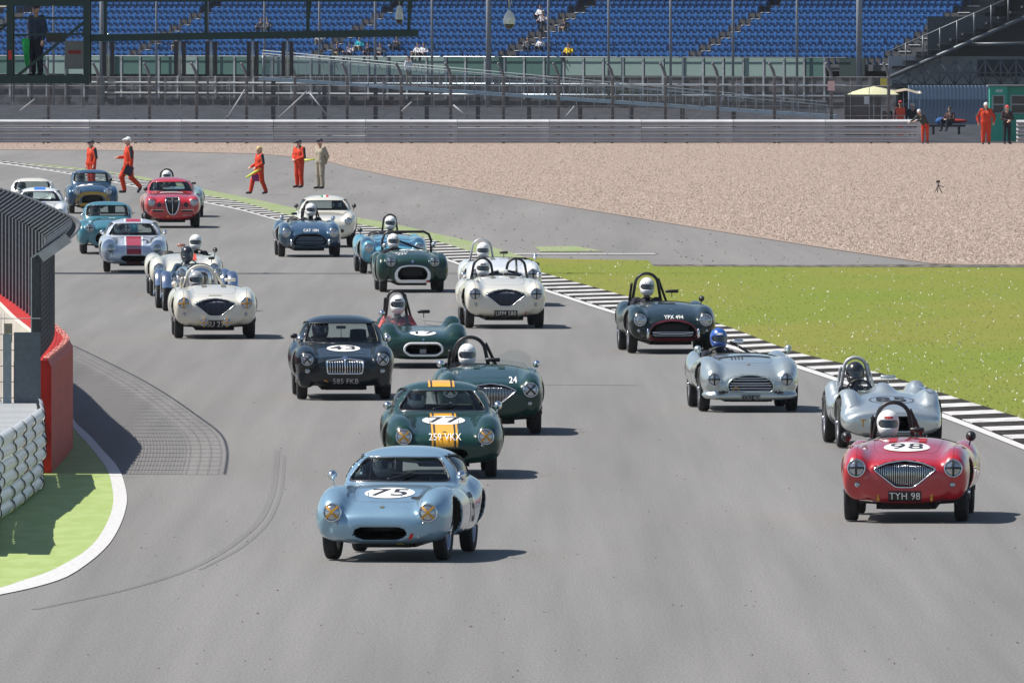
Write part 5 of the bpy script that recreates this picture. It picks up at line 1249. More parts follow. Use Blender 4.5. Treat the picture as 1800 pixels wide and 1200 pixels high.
def mirror_box(car, x, y, z, m=BLACK, w=.16, h=.055, stem=.07):
    b = MB(); b.tube([(x, y, z - stem - h / 2), (x, y, z)], .008, 6)
    b.tube([(x - w / 2, y, z), (x - w / 2 + .01, y, z), (x + w / 2 - .01, y, z), (x + w / 2, y, z)], [h * .3, h * .5, h * .5, h * .3], 8)
    return b.build('mirror', m, car)
def rollbar(car, x, y, z0, z1, hw, m=BLACK, r=.02, brace=True, top=.6, lean=0.0):
    pts = [(x - hw, y, z0)]; ht = hw * .68
    for t in np.linspace(0.15, math.pi - .15, 13): pts.append((x - ht * math.cos(t), y + lean, z1 - (ht * .95) * (1 - math.sin(t))))
    pts.append((x + hw, y, z0)); b = MB(); b.tube(pts, r, 8)
    if brace: b.tube([(x + hw * .7, y, z1 - hw * top * .35), (x + hw * 1.5, y + .5, z0 + .05)], r * .85, 8); b.tube([(x - hw * .9, y, z1 - hw * .6), (x - hw, y + .5, z0)], r * .85, 8)
    return b.build('roll_bar', m, car)
def steering(car, x, y, z, r=.165, m=BLACK):
    b = MB(); ring = [(r * math.cos(a), 0, r * math.sin(a)) for a in np.linspace(0, 2 * math.pi, 24, endpoint=False)]
    b.tube(ring, .013, 6, closed=True); b.ball((0, 0, 0), .03, 8)
    for a in (0, 2.1, 4.2): b.tube([(0, 0, 0), (r * math.cos(a + .5), 0, r * math.sin(a + .5))], .007, 4)
    b.tube([(0, 0, 0), (0, -.3, 0)], .012, 6)
    return b.build('steering_wheel', m, car, (x, y, z - .045), (math.radians(22), 0, 0))
def seat(car, x, y, z0=.26, top=.80):
    b = MB(); b.box((x, y - .25, z0 + .02), (.42, .46, .1))
    b.tube([(x, y, z0 + .02), (x, y + .1, z0 + .3), (x, y + .17, top)], [.16, .17, .12], 10)
    return b.build('seat', mat('seat_black', (.02, .02, .022), .7), car)
def plate(fn, car, txt, z, size=.10, w=.52, h=.115, x=0.0, axis='front', board=BLACK, ink=None, off=.012, bold=.0, rot=0.0):
    p = None
    if board is not None:
        p = quad_decal(fn, 'number_plate', car, [(x - w / 2, z - h / 2), (x + w / 2, z - h / 2), (x + w / 2, z + h / 2), (x - w / 2, z + h / 2)], axis, board, off, 14, 4)
    text_decal(fn, 'plate_lettering', p if p else car, txt, x, z, size, axis, ink or WHITE, off + .005, bold, rot=rot)
def wiper(car, fn, pts, axis='front'):
    line_decal(fn, 'wiper', car, pts, axis, BLACK, .007, .02, n=14, smooth=False)
def side_lamps(car, fn, x, z, r=.032):
    P = proj(fn, [-x, x], [z, z], 'front', 0)
    for p in P:
        b = MB(); b.lathe([(r, .02), (r, -.008), (r * .8, -.02), (r * .4, -.03), (.001, -.034)], 'y', 14)
        b.build('side_lamp', LENS, car, tuple(p))
def underside(car, A):
    b = MB(); hw = A['track'] / 2 - A['tw'] / 2 - .1
    b.box((0, A['wb'] / 2 + .05, .19), (hw * 1.5, A['wb'] + .5, .10))
    b.box((0, -.25, .17), (.55, .12, .06))
    for wy in (0, A['wb']):
        b.tube([(-A['track'] / 2, wy, A['R']), (A['track'] / 2, wy, A['R'])], .03, 6)
        for s in (-1, 1): b.tube([(s * .25, wy - .05, .2), (s * (A['track'] / 2 - .04), wy, .22)], .018, 6)
    return b.build('chassis', DARK, car)

def grille_vertical(car, fn, poly, n, m, rim=CHROME, inset=-.02, r=.0045, rimr=.009):
    P = np.array(poly); b = MB()
    for x in np.linspace(P[:, 0].min() + .012, P[:, 0].max() - .012, n):
        zs = []
        for i in range(len(P)):
            a, c = P[i], P[(i + 1) % len(P)]
            if (a[0] - x) * (c[0] - x) < 0: zs.append(a[1] + (c[1] - a[1]) * (x - a[0]) / (c[0] - a[0]))
        if len(zs) < 2: continue
        z = np.linspace(min(zs) + .006, max(zs) - .006, 6); R = proj(fn, np.full(6, x), z, 'front', inset)
        b.tube([tuple(p) for p in R], r, 5)
    gr = b.build('grille', m, car)
    if rim: line_decal(fn, 'grille_surround', gr, poly, 'front', rim, rimr, .003, True, 64)
    return gr
def grille_horizontal(car, fn, poly, zs, m, rim=None, r=.007, inset=-.02, rimr=.012):
    P = np.array(poly); holder = None
    for z in [q + 1e-4 for q in zs]:
        xs = []
        for i in range(len(P)):
            a, c = P[i], P[(i + 1) % len(P)]
            if (a[1] - z) * (c[1] - z) < 0: xs.append(a[0] + (c[0] - a[0]) * (z - a[1]) / (c[1] - a[1]))
        x = np.linspace(min(xs) + .01, max(xs) - .01, 15); R = proj(fn, x, np.full(15, z), 'front', inset)
        b = MB(); b.tube([tuple(p) for p in R], r, 6); b.build('grille_bar', m, car)
    if rim: line_decal(fn, 'grille_surround', car, poly, 'front', rim, rimr, .003, True, 64)

def screen_aero(car, x, y, z, w, h, m=None, lean=.35, curve=.35):
    P = []; nu, nv = 12, 5
    for i in range(nu):
        a = (i / (nu - 1) - .5) * 2
        for j in range(nv):
            t = j / (nv - 1); hh = h * (1 - .35 * a * a)
            P.append((x + a * w / 2 * (1 - .12 * t), y + curve * w * a * a + lean * hh * t, z + hh * t))
    return inst('windscreen', grid_mesh('windscreen', np.array(P), nu, nv, m or SCREEN), car)
# ------------------------------------------------------------------ the field of cars
SEAM = mat('panel_gap', (.01, .01, .012), .7)
GROUP = 'historic racing cars on the track'
def start(name, a, px, py, yaw, sc, pm, label, vox=.022, steer=0.0, wire=True, cat='racing car'):
    car = empty(name, g(px, py), math.radians(yaw), sc); tag(car, label, cat, GROUP)
    me = cached(('body', a), lambda: body_mesh(a, vox))
    body = inst('body', me, car, mats=[pm, DARK])
    wheels(car, ARCH[a], math.radians(steer), wire); underside(car, ARCH[a])
    if a != 'cycle':
        fo = fns(a)[0]; zt = .74 if ARCH[a].get('cabin') else .70
        for ax in ('left', 'right'): line_decal(fo, 'door', car, [(1.08, zt), (1.05, .5), (1.1, .27), (1.8, .26), (1.93, .5), (1.9, zt)], ax, SEAM, .003, -.001, n=40)
    return car, fns(a)[0], body
def nose_y(fn, x, z): return float(proj(fn, [x], [z], 'front')[0, 1])
def hl(car, a, fn, tape=None, tilt=.12):
    x, z, r = ARCH[a]['hl']; headlights(car, x, z, r, nose_y(fn, x, z) - .005, tape, tilt)
SEAM = mat('panel_gap', (.01, .01, .012), .7)
def bonnet_lines(fn, car, pts, r=.0028): line_decal(fn, 'bonnet', car, pts, 'top', SEAM, r, -.001, n=60)
def closed_bonnet(fn, car, pts, r=.0028): line_decal(fn, 'bonnet', car, pts, 'top', SEAM, r, -.001, True, 60)

def elite(px, py, yaw, sc, pm, label, num=None, stripes=None, tape=('y', math.pi / 4), hel=None, detail=True):
    car, fn, body = start('coupe_car', 'elite', px, py, yaw, sc, pm, label, .019, -2)
    hl(car, 'elite', fn, tape); windows(car, 'elite', mat('screen_rubber', (.02, .02, .022), .4))
    A = ARCH['elite']; zb, hb, zt, ht = A['win']
    line_decal(fn, 'screen_moulding', car, [(-hb-.012, zb-.012), (0, zb - .016), (hb+.012, zb-.012), (ht+.012, zt+.012), (0, zt + .016), (-ht-.012, zt+.012)], 'front', CHROME, .005, .003, True, 72)
    closed_bonnet(fn, car, [(-.30, -.27), (.30, -.27), (.36, -.1), (.42, .62), (-.42, .62), (-.36, -.1)])
    if stripes:
        for (x0, x1, m_) in stripes:
            quad_decal(fn, 'stripe', car, [(x0, -.60), (x1, -.60), (x1, .70), (x0, .70)], 'top', m_, .003, 4, 40)
            quad_decal(fn, 'stripe', car, [(x0, 1.37), (x1, 1.37), (x1, 2.3), (x0, 2.3)], 'top', m_, .003, 4, 30)
            quad_decal(fn, 'stripe', car, [(x0, .40), (x1, .40), (x1, .53), (x0, .53)], 'front', m_, .0035, 4, 8)
    if num:
        disc_decal(fn, 'roundel', car, .0, .15, .27, 'top', WHITE, .006)
        text_decal(fn, 'race_number', car, num, .0, .15, .40, 'top', NUMBLK, .009, .012, 0, (1.05, 1.2))
    disc_decal(fn, 'badge', car, 0, -.50, .028, 'top', mat('badge_brass', (.45, .36, .12), .3, .8), .007, nr=4, na=16)
    side_lamps(car, fn, .47, .415, .018)
    mirror_round(car, -.70, .72, .88); mirror_round(car, .70, .72, .88)
    wiper(car, fn, [(-.12, .815), (.20, .905)]); 
    for s in (-1, 1):
        b = MB(); b.tube([(s * .18, -.26, .67), (s * .18, -.25, .72)], .006, 5); b.ball((s * .18, -.25, .72), .01, 6); b.build('bonnet_pin', CHROME, car)
    seat(car, -.30, 2.0, .22, .82); seat(car, .30, 2.0, .22, .82); steering(car, -.30, 1.32, .70)
    b = MB(); b.tube([(-.5, 2.15, .5), (-.44, 2.1, .95), (-.3, 2.1, 1.06), (.3, 2.1, 1.06), (.44, 2.1, .95), (.5, 2.15, .5)], .02, 8); b.tube([(-.44, 2.1, .9), (.3, 2.1, .6)], .018, 8); b.build('roll_bar', BLACK, car)
    return car, fn

LB = paint('light_blue', (.22, .36, .475), .35, .3)
car, fn = elite(682, 983, -6.8, .945, LB, 'light blue coupe with race number 75, leading the field nearest the camera', '75')
SEAMD = DARK
quad_decal(fn, 'bonnet_vent', car, [(.26, -.10), (.36, -.16), (.40, -.02), (.26, -.02)], 'top', DARK, .006, 5, 5)
text_decal(fn, 'race_number', car, '75', 1.35, .50, .40, 'right', NUMBLK, .006, .02, 0, (.9, 1.1))
quad_decal(fn, 'sticker', car, [(.30, .245), (.34, .245), (.37, .305), (.335, .305)], 'front', mat('red_vinyl', (.55, .02, .015), .5), .004, 4, 4)
disc_decal(fn, 'sticker', car, .2, .19, .045, 'front', mat('lime_vinyl', (.4, .42, .08), .5), .004, .25, nr=4, na=16)
text_decal(fn, 'sticker', car, 'a', .41, .275, .05, 'front', WHITE, .004)
driver(car, -.30, 1.95, .20, 'driver in white helmet behind the windscreen of the light blue coupe 75', hel=HELG)

DG = paint('dark_green', (.006, .036, .028))
YEL = mat('yellow_vinyl', (.80, .38, .015), .4, 0, .4)
st77 = [(-.115, .115, YEL), (-.165, -.14, YEL), (.14, .165, YEL), (-.14, -.115, NUMBLK), (.115, .14, NUMBLK)]
car, fn = elite(780, 838, 1.5, .95, DG, 'dark green coupe with yellow stripes and number 77, plate 259 VKX', '77', st77)
plate(fn, car, '259 VKX', .505, .105, .52, .07, board=None, ink=WHITE, off=.02)
driver(car, -.30, 1.95, .20, 'driver in white helmet behind the windscreen of the yellow-striped coupe 77')
RED = mat('red_vinyl_stripe', (.36, .012, .02), .35, 0, .5)
SIL = paint('silver_blue', (.56, .60, .67), .3, .3)
car, fn = elite(235, 478, 2, .97, SIL, 'silver coupe with wide dark red stripe and partly hidden race number', None, [(-.16, .16, RED), (-.20, -.18, WHITE), (.18, .20, WHITE)], None)
text_decal(fn, 'race_number', car, '24', .37, .02, .34, 'top', NUMBLK, .008, .02, 0, (.9, 1.6), .3)
quad_decal(fn, 'stripe', car, [(-.16, .20), (.16, .20), (.16, .24), (-.16, .24)], 'front', RED, .004, 6, 4)
driver(car, -.30, 1.95, .20, 'driver with pale helmet inside the silver coupe with dark red stripe')
CREAM = paint('cream', (.66, .63, .54)); WHT = paint('white', (.74, .75, .75))
BLU = mat('blue_vinyl_stripe', (.03, .16, .55), .35, 0, .5)
car, fn = elite(70, 408, 2, .97, WHT, 'white coupe with blue stripe half hidden by the catch fence', None, [(-.15, .15, BLU)], ('b', math.pi / 4))
driver(car, -.30, 1.95, .20, 'driver inside the white coupe with the blue stripe')

def healey(px, py, yaw, sc, pm, label, gm=None, a='healey', tape=None, bars=34, roll=None, dx=-.30, mir='round', vents=True, nm='roadster'):
    car, fn, body = start(nm, a, px, py, yaw, sc, pm, label, .02)
    hl(car, a, fn, tape); side_lamps(car, fn, .535, .43, .034)
    grille_vertical(car, fn, ARCH['healey']['mouth'], bars, gm or CHROME)
    bonnet_lines(fn, car, [(-.40, .95), (-.36, .0), (-.30, -.22), (0, -.27), (.30, -.22), (.36, .0), (.40, .95)])
    line_decal(fn, 'wing_bead', car, [(-.545, -.60), (-.55, -.2), (-.56, .6)], 'top', SEAM, .003, -.001); line_decal(fn, 'wing_bead', car, [(.545, -.60), (.55, -.2), (.56, .6)], 'top', SEAM, .003, -.001)
    if vents:
        for s in (-1, 1): quad_decal(fn, 'bonnet_strap', car, [(s * .17 - .045, .38), (s * .17 + .045, .38), (s * .17 + .045, .75), (s * .17 - .045, .75)], 'top', mat('strap_' + pm.name, [c * .6 for c in (.2, .2, .18)], .6) if vents is True else vents, .006, 5, 14)
    if a == 'healey':
        seat(car, -.30, 2.0, .24, .86); steering(car, dx, 1.38, .80)
        line_decal(fn, 'cockpit_edge', car, [(-.56, 1.35), (-.4, 1.2), (0, 1.18), (.4, 1.2), (.56, 1.35)], 'top', BLACK, .014, .004, n=30)
    else: windows(car, a); seat(car, -.30, 2.0, .24, .86); steering(car, dx, 1.38, .76)
    return car, fn

RP = paint('racing_red', (.42, .010, .018))
car, fn = healey(1594, 915, -3.5, .965, RP, 'bright red roadster with number 98 and plate TYH 98', CHROME, tape=('b', 0), vents=mat('red_strap', (.30, .008, .012), .6))
disc_decal(fn, 'roundel', car, .0, .06, .26, 'top', WHITE, .008); text_decal(fn, 'race_number', car, '98', .0, .07, .34, 'top', NUMBLK, .011, .006, 0, (1.15, 1.35))
plate(fn, car, 'TYH 98', .305, .105, .37, .11)
for s in (-1, 1):
    b = MB(); p = proj(fn, [s * .30], [.30], 'front', .01)[0]; b.box((p[0], p[1], p[2] + .015), (.02, .006, .085)); b.add([(p[0] - .022, p[1], p[2] - .02), (p[0] + .022, p[1], p[2] - .02), (p[0], p[1], p[2] - .06)], [(0, 1, 2)]); b.build('tow_arrow', YTAPE, car)
mirror_round(car, -.72, 1.02, .92, BLACK, .06); mirror_round(car, .70, 1.0, .93, BLACK, .06); mirror_box(car, .08, 1.24, .99)
rollbar(car, -.22, 2.15, .62, 1.28, .27, BLACK, .024, True, .9)
driver(car, -.28, 1.98, .28, 'driver in white helmet under the roll hoop of the bright red roadster', stripe=mat('red_vinyl', (.5, .02, .015)))

DG2 = paint('dark_green_roadster', (.006, .034, .027))
car, fn = healey(861, 762, 1, .965, DG2, 'dark green roadster with white number 24 on the wing, behind the yellow-striped coupe', CHROME, tape=('b', math.pi / 4), vents=mat('green_strap', (.006, .03, .022), .6))
text_decal(fn, 'race_number', car, '24', .31, .735, .11, 'front', WHITE, .008, .02)
plate(fn, car, '182', .21, .1, .4, .07, x=.08, board=None, off=.02)
mirror_round(car, -.66, 1.0, .93); mirror_round(car, .66, 1.0, .93); mirror_box(car, .06, 1.22, .98, w=.2)
rollbar(car, -.24, 2.15, .62, 1.27, .31, BLACK, .026, True, .8)
screen_aero(car, .0, 1.2, .83, 1.15, .16, lean=.5, curve=.12)
screen_aero(car, .36, 1.25, .84, .5, .28, lean=.4, curve=.1)
driver(car, -.28, 1.98, .27, 'driver in white helmet in the dark green roadster number 24')

car, fn = healey(886, 576, 3, .99, CREAM, 'cream white roadster with plate UFM 580 and twin black roll hoops', mat('grille_blue_grey', (.12, .14, .2), .3, .8), tape=('b', 0))
plate(fn, car, 'UFM 580', .275, .095, .41, .10); 
quad_decal(fn, 'sticker', car, [(.33, .25), (.35, .25), (.38, .31), (.36, .31)], 'front', mat('red_vinyl', (.5, .02, .015)), .005, 3, 3)
rollbar(car, -.28, 2.15, .62, 1.2, .24, BLACK, .024, False, .8); rollbar(car, .33, 2.15, .62, 1.2, .24, BLACK, .024, False, .8)
b = MB(); b.tube([(.33, 2.15, 1.18), (.33, 1.9, .8)], .02, 6); b.build('roll_bar_brace', BLACK, car)
mirror_round(car, -.68, 1.0, .93); mirror_round(car, .68, 1.0, .93); mirror_box(car, .05, 1.22, .99, WHITE)
driver(car, -.28, 1.98, .27, 'driver in white helmet in the cream roadster with plate UFM 580', stripe=HELK)

car, fn = healey(884, 537, 3, .99, WHT, 'white roadster directly behind the cream one with twin roll hoops', mat('grille_blue_grey', (.12, .14, .2), .3, .8), tape=('b', 0))
rollbar(car, -.30, 2.15, .62, 1.24, .27, mat('grey_bar', (.45, .46, .48), .4, .3), .022, False, .8)
mirror_round(car, .68, 1.0, .93); mirror_box(car, .08, 1.22, 1.0)
driver(car, -.28, 1.98, .27, 'driver in white helmet in the white roadster behind the cream one')

car, fn = healey(377, 594, 2.5, .985, CREAM, 'cream roadster with yellow crossed lamps and plate SU 23 on the left', mat('grille_blue_grey', (.12, .14, .2), .3, .8), tape=('y', 0))
plate(fn, car, 'SU 23', .265, .115, .36, .12, off=.02)
for s in (-1, 1):
    y = nose_y(fn, s * .20, .29) - .07; h = inst('spot_lamp', cached(('hl', .068), lambda: head_mesh(.068)), car, (s * .20, y, .29)); inst('lens', cached(('lens', .068), lambda: lens_mesh(.068)), h); inst('tape', cached(('tape', .068, 0), lambda: tape_mesh(.068, 0, 1.3)), h)
    b = MB(); b.lathe([(.066, 0), (.05, .04), (0.001, .06)], 'y', 14); b.tube([(0, .04, 0), (0, .12, 0)], .012, 6); b.build('lamp_shell', CHROME, h)
quad_decal(fn, 'badge', car, [(-.12, -.42), (.12, -.42), (.10, -.38), (-.10, -.38)], 'top', mat('badge_brass', (.45, .36, .12), .3, .8), .006, 6, 3)
rollbar(car, -.20, 2.1, .62, 1.22, .36, CREAM, .028, True, .9)
mirror_round(car, -.68, .95, .92, CREAM); mirror_box(car, .30, 1.22, .99, CREAM, .2)
driver(car, -.28, 1.9, .22, 'driver with dark visor crouched in the cream roadster with yellow crossed lamps', hel=HELG)

car, fn = healey(57, 393, 2, .97, CREAM, 'cream car with hard top furthest back on the left, behind the fence', None, 'healey_top', tape=None, vents=None)
driver(car, -.30, 1.95, .24, 'driver inside the cream hard-top car at the far left')

def ace(px, py, yaw, sc, pm, label, a='ace', tape=None, nm='roadster', vox=.022, dx=-.30):
    car, fn, body = start(nm, a, px, py, yaw, sc, pm, label, vox)
    hl(car, a, fn, tape)
    bonnet_lines(fn, car, [(-.38, .95), (-.36, .1), (-.28, -.12), (0, -.16), (.28, -.12), (.36, .1), (.38, .95)])
    seat(car, -.30, 2.0, .24, .84); steering(car, dx, 1.36, .79)
    line_decal(fn, 'cockpit_edge', car, [(-.56, 1.35), (-.4, 1.2), (0, 1.18), (.4, 1.2), (.56, 1.35)], 'top', BLACK, .012, .004, n=30)
    return car, fn

DGB = paint('black_green', (.004, .014, .015)); MAR = mat('maroon_paint', (.10, .006, .012), .3, 0, .8)
car, fn = ace(1178, 620, 3.5, .985, DGB, 'very dark green roadster with maroon mouth surround and YPX 494 on the nose')
mo = ARCH['ace']['mouth']; big = [(x * 1.13, .40 + (z - .405) * 1.22) for x, z in mo]
band_decal(fn, 'mouth_surround', car, smooth_loop(big, 60), smooth_loop(mo, 60), 'front', MAR, .004)
quad_decal(fn, 'lower_nose', car, [(-.56, .19), (.56, .19), (.50, .255), (-.50, .255)], 'front', MAR, .004, 24, 5)
grille_horizontal(car, fn, mo, [.285, .31, .335, .36], CHROME, None, .006, -.03)
b = MB()
for s in (-1, 1):
    p = proj(fn, [s * .415], [.34], 'front', .02)[0]; b = MB(); b.tube([(p[0], p[1], p[2] - .085), (p[0], p[1] - .02, p[2] - .05), (p[0], p[1] - .02, p[2] + .05), (p[0], p[1], p[2] + .085)], [.012, .024, .024, .012], 8); b.build('overrider', CHROME, car)
text_decal(fn, 'plate_lettering', car, 'YPX 494', .02, .60, .085, 'front', WHITE, .006, .003)
quad_decal(fn, 'bonnet_scoop', car, [(-.12, .45), (.12, .45), (.12, .62), (-.12, .62)], 'top', DARK, .012, 8, 5)
side_lamps(car, fn, .56, .385, .032); disc_decal(fn, 'badge', car, 0, -.2, .03, 'top', CHROME, .006, nr=4, na=14)
text_decal(fn, 'tow_mark', car, 'T', -.36, .215, .08, 'front', YTAPE, .008, .01, rot=math.pi)
rollbar(car, -.24, 2.15, .6, 1.28, .28, BLACK, .026, True, .9); mirror_box(car, .12, 1.25, 1.0, w=.22); mirror_round(car, .60, 1.0, .88, BLACK, .05)
driver(car, -.24, 2.0, .30, 'driver in white helmet in the very dark green roadster with plate YPX 494')

SG = paint('silver_green', (.45, .51, .505), .6, .28)
car, fn = ace(1314, 722, 3, .965, SG, 'pale silver green roadster with wide barred grille and plate KOU 406', 'ace_low', ('b', 0))
mo = ARCH['ace_low']['mouth']
grille_horizontal(car, fn, mo, [.305, .345, .385, .425, .465, .50], CHROME, SG, .009, -.015, .014)
plate(fn, car, 'KOU 406', .215, .07, .27, .065, off=.02, ink=mat('plate_grey', (.35, .36, .38), .5))
for s in (-1, 1):
    b = MB(); p = proj(fn, [s * .40], [.29], 'front', .02)[0]; b.box(tuple(p), (.14, .03, .022)); b.ball(tuple(p), (.03, .03, .025), 8); b.build('tow_hook', BLACK, car)
disc_decal(fn, 'sticker', car, -.215, .325, .045, 'front', YTAPE, .01, r0=.035, nr=3, na=20)
quad_decal(fn, 'bonnet_scoop', car, [(-.08, .55), (.08, .55), (.08, .72), (-.08, .72)], 'top', DARK, .03, 6, 5)
for i in range(4): quad_decal(fn, 'number_stripe', car, [(-.22 + i * .05, .15), (-.20 + i * .05, .15), (-.20 + i * .05, .36), (-.22 + i * .05, .36)], 'top', NUMBLK, .006, 3, 8)
line_decal(fn, 'bonnet_strap', car, [(-.40, .42), (0, .46), (.36, .5)], 'top', BLACK, .008, .006)
disc_decal(fn, 'badge', car, 0, -.25, .028, 'top', mat('badge_brass', (.45, .36, .12), .3, .8), .006, nr=4, na=14)
mirror_round(car, -.66, .95, .87, SG); mirror_round(car, .66, .95, .88, SG); mirror_box(car, -.05, 1.25, .98, CHROME, .15)
b = MB(); b.tube([(-.1, 2.2, .95), (.25, 2.35, .75)], .02, 6); b.build('head_fairing_stay', BLACK, car)
driver(car, -.28, 1.98, .24, 'driver in blue and white helmet in the pale silver green roadster', hel=HELB, stripe=WHITE)

MB_ = paint('mid_blue', (.02, .06, .115), .25)
car, fn = ace(543, 451, 3, .99, MB_, 'deep blue roadster with full grille and white lettering on the nose', 'ace_c')
mo = [(x * .92, z) for x, z in ARCH['ace']['mouth']]
grille_horizontal(car, fn, mo, [.29, .325, .36, .395, .43, .465], mat('grille_blue', (.12, .18, .25), .3, .6), None, .008, -.02)
for s in (-1, 1):
    p = proj(fn, [s * .43], [.34], 'front', .02)[0]; b = MB(); b.tube([(p[0], p[1], p[2] - .085), (p[0], p[1] - .02, p[2]), (p[0], p[1], p[2] + .085)], [.014, .03, .014], 8); b.build('overrider', CHROME, car)
text_decal(fn, 'plate_lettering', car, 'CAT 10N', .03, .61, .085, 'front', WHITE, .006, .003)
mirror_round(car, -.60, .95, .90); mirror_round(car, .60, .95, .88); mirror_box(car, -.3, 1.2, .98, BLACK, .14)
rollbar(car, .10, 2.15, .6, 1.2, .2, BLACK, .022, True, .9)
driver(car, .12, 1.95, .30, 'driver in white helmet in the deep blue roadster')

SKY = paint('sky_blue', (.10, .34, .46), .15)
car, fn = ace(690, 480, 3.5, .99, SKY, 'sky blue roadster half hidden behind the green car with white mouth', 'ace_c')
rollbar(car, .05, 2.1, .6, 1.24, .2, BLACK, .022, False, .9); mirror_round(car, -.66, .9, .92, BLACK); disc_decal(fn, 'badge', car, .03, -.3, .03, 'top', BLACK, .006, nr=4, na=12)
driver(car, .06, 1.95, .30, 'driver in white helmet in the sky blue roadster')
car, fn = ace(326, 520, 3, .99, CREAM, 'cream open car with red and blue stripe behind the polished cycle-winged car', 'ace_c', dx=.28)
for x0, x1, m_ in ((.02, .10, BLU), (.10, .22, mat('orange_vinyl', (.62, .06, .02), .4))): quad_decal(fn, 'stripe', car, [(x0, -.2), (x1, -.2), (x1, 1.15), (x0, 1.15)], 'top', m_, .004, 3, 30)
mirror_box(car, -.05, 1.2, .99, mat('copper', (.35, .16, .12), .4, .5)); mirror_round(car, .62, .9, .9, BLACK, .05)
driver(car, .26, 1.95, .28, 'driver in white open helmet in the cream car with red and blue stripe')
GRN = paint('grey_green', (.16, .24, .24))
car, fn = ace(312, 381, 2, .99, GRN, 'grey green open car mostly hidden behind the red coupe', tape=None)
rollbar(car, -.28, 2.1, .6, 1.3, .25, BLACK, .024, False, .9); mirror_box(car, .45, 1.2, .92, BLACK, .16)
driver(car, -.28, 1.98, .36, 'driver whose helmet shows above the roof of the red coupe')

MG = paint('blue_black', (.004, .010, .014))
car, fn, body = start('coupe_car', 'mga', 604, 701, 2.5, .985, MG, 'dark blue-green coupe with number 43 and plate 585 FKB', .02)
hl(car, 'mga', fn, ('b', math.pi / 4)); windows(car, 'mga', BLACK); side_lamps(car, fn, .545, .425, .04)
mo = ARCH['mga']['mouth']
for s in (-1, 1):
    grille_vertical(car, fn, [(s * .025, .39), (s * .245, .39), (s * .265, .562), (s * .05, .585), (s * .025, .585)], 7, CHROME, None, .002, .009)
line_decal(fn, 'grille_surround', car, mo, 'front', CHROME, .013, .006, True, 80)
line_decal(fn, 'grille_centre_bar', car, [(0, .385), (0, .595)], 'front', CHROME, .015, .012, n=10)
disc_decal(fn, 'badge', car, 0, .597, .04, 'front', CHROME, .022, .7, nr=4, na=8)
disc_decal(fn, 'air_intake', car, -.40, .47, .045, 'front', DARK, .004, nr=4, na=18)
disc_decal(fn, 'roundel', car, .0, .12, .245, 'top', WHITE, .006); text_decal(fn, 'race_number', car, '43', .0, .12, .36, 'top', NUMBLK, .009, .012, 0, (1.1, 1.15))
closed_bonnet(fn, car, [(-.30, -.3), (.30, -.3), (.34, .0), (.36, .6), (-.36, .6), (-.34, 0)])
line_decal(fn, 'wing_bead', car, [(-.42, -.50), (-.40, -.1), (-.46, .7)], 'top', SEAM, .004, 0); line_decal(fn, 'wing_bead', car, [(.42, -.50), (.40, -.1), (.46, .7)], 'top', SEAM, .004, 0)
text_decal(fn, 'plate_lettering', car, '585 FKB', .01, .275, .105, 'front', mat('plate_grey', (.5, .5, .5), .5), .008, .01)
quad_decal(fn, 'sticker', car, [(-.31, .285), (-.25, .265), (-.25, .275), (-.29, .30)], 'front', YTAPE, .006, 4, 3)
wiper(car, fn, [(-.45, .83), (-.22, .85)]); wiper(car, fn, [(-.15, .86), (.10, .86)])
mirror_round(car, -.62, .75, .86); mirror_round(car, .66, .75, .87); mirror_box(car, -.70, 1.0, .90, BLACK, .1, .07)
b = MB(); b.box((0, 1.25, 1.02), (.14, .02, .045)); b.tube([(0, 1.25, 1.02), (0, 1.15, .85)], .005, 4); b.build('interior_mirror', BLACK, car)
seat(car, -.30, 2.0, .24, .86); seat(car, .28, 2.0, .24, .96); steering(car, -.3, 1.32, .72)
driver(car, -.28, 1.98, .22, 'driver in dark helmet inside the dark coupe number 43', hel=HELK)

GR3 = paint('green_white_mouth', (.008, .034, .026))
def tr(px, py, yaw, sc, pm, label, a='tr', tape=None, nm='roadster'):
    car, fn, body = start(nm, a, px, py, yaw, sc, pm, label, .022, wire=True)
    hl(car, a, fn, tape)
    bonnet_lines(fn, car, [(-.42, .85), (-.38, -.1), (-.3, -.32), (0, -.36), (.3, -.32), (.38, -.1), (.42, .85)])
    if a == 'tr_top': windows(car, a, BLACK)
    seat(car, -.28, 2.0, .24, .84); steering(car, -.28, 1.36, .78)
    return car, fn
mo = ARCH['tr']['mouth']
car, fn = tr(723, 513, 3, .985, GR3, 'green roadster with white framed mouth and wide black roll bar', tape=('b', 0))
big = [(x * 1.2, .38 + (z - .39) * 1.28) for x, z in mo]
band_decal(fn, 'mouth_frame', car, smooth_loop(big, 60), smooth_loop(mo, 60), 'front', WHITE, .008)
quad_decal(fn, 'mouth_frame', car, [(-.33, .20), (.33, .20), (.33, .26), (-.33, .26)], 'front', WHITE, .01, 14, 4)
b = MB(); p = proj(fn, [.30], [.23], 'front', .018)[0]; b.add([(p[0] - .04, p[1], p[2] + .03), (p[0] + .04, p[1], p[2] + .03), (p[0], p[1], p[2] - .03)], [(0, 1, 2)]); b.build('tow_triangle', mat('red_vinyl', (.5, .02, .015)), car)
text_decal(fn, 'plate_lettering', car, 'POU', -.20, -.02, .16, 'top', WHITE, .006, .015, stretch=(.75, 1)); text_decal(fn, 'plate_lettering', car, '222', -.20, -.22, .16, 'top', WHITE, .006, .015, stretch=(.75, 1))
disc_decal(fn, 'roundel', car, .02, .55, .24, 'top', WHITE, .006); text_decal(fn, 'race_number', car, '28', .04, .52, .3, 'top', NUMBLK, .009, .02)
disc_decal(fn, 'badge', car, 0, .63, .028, 'front', CHROME, .006, nr=4, na=12)
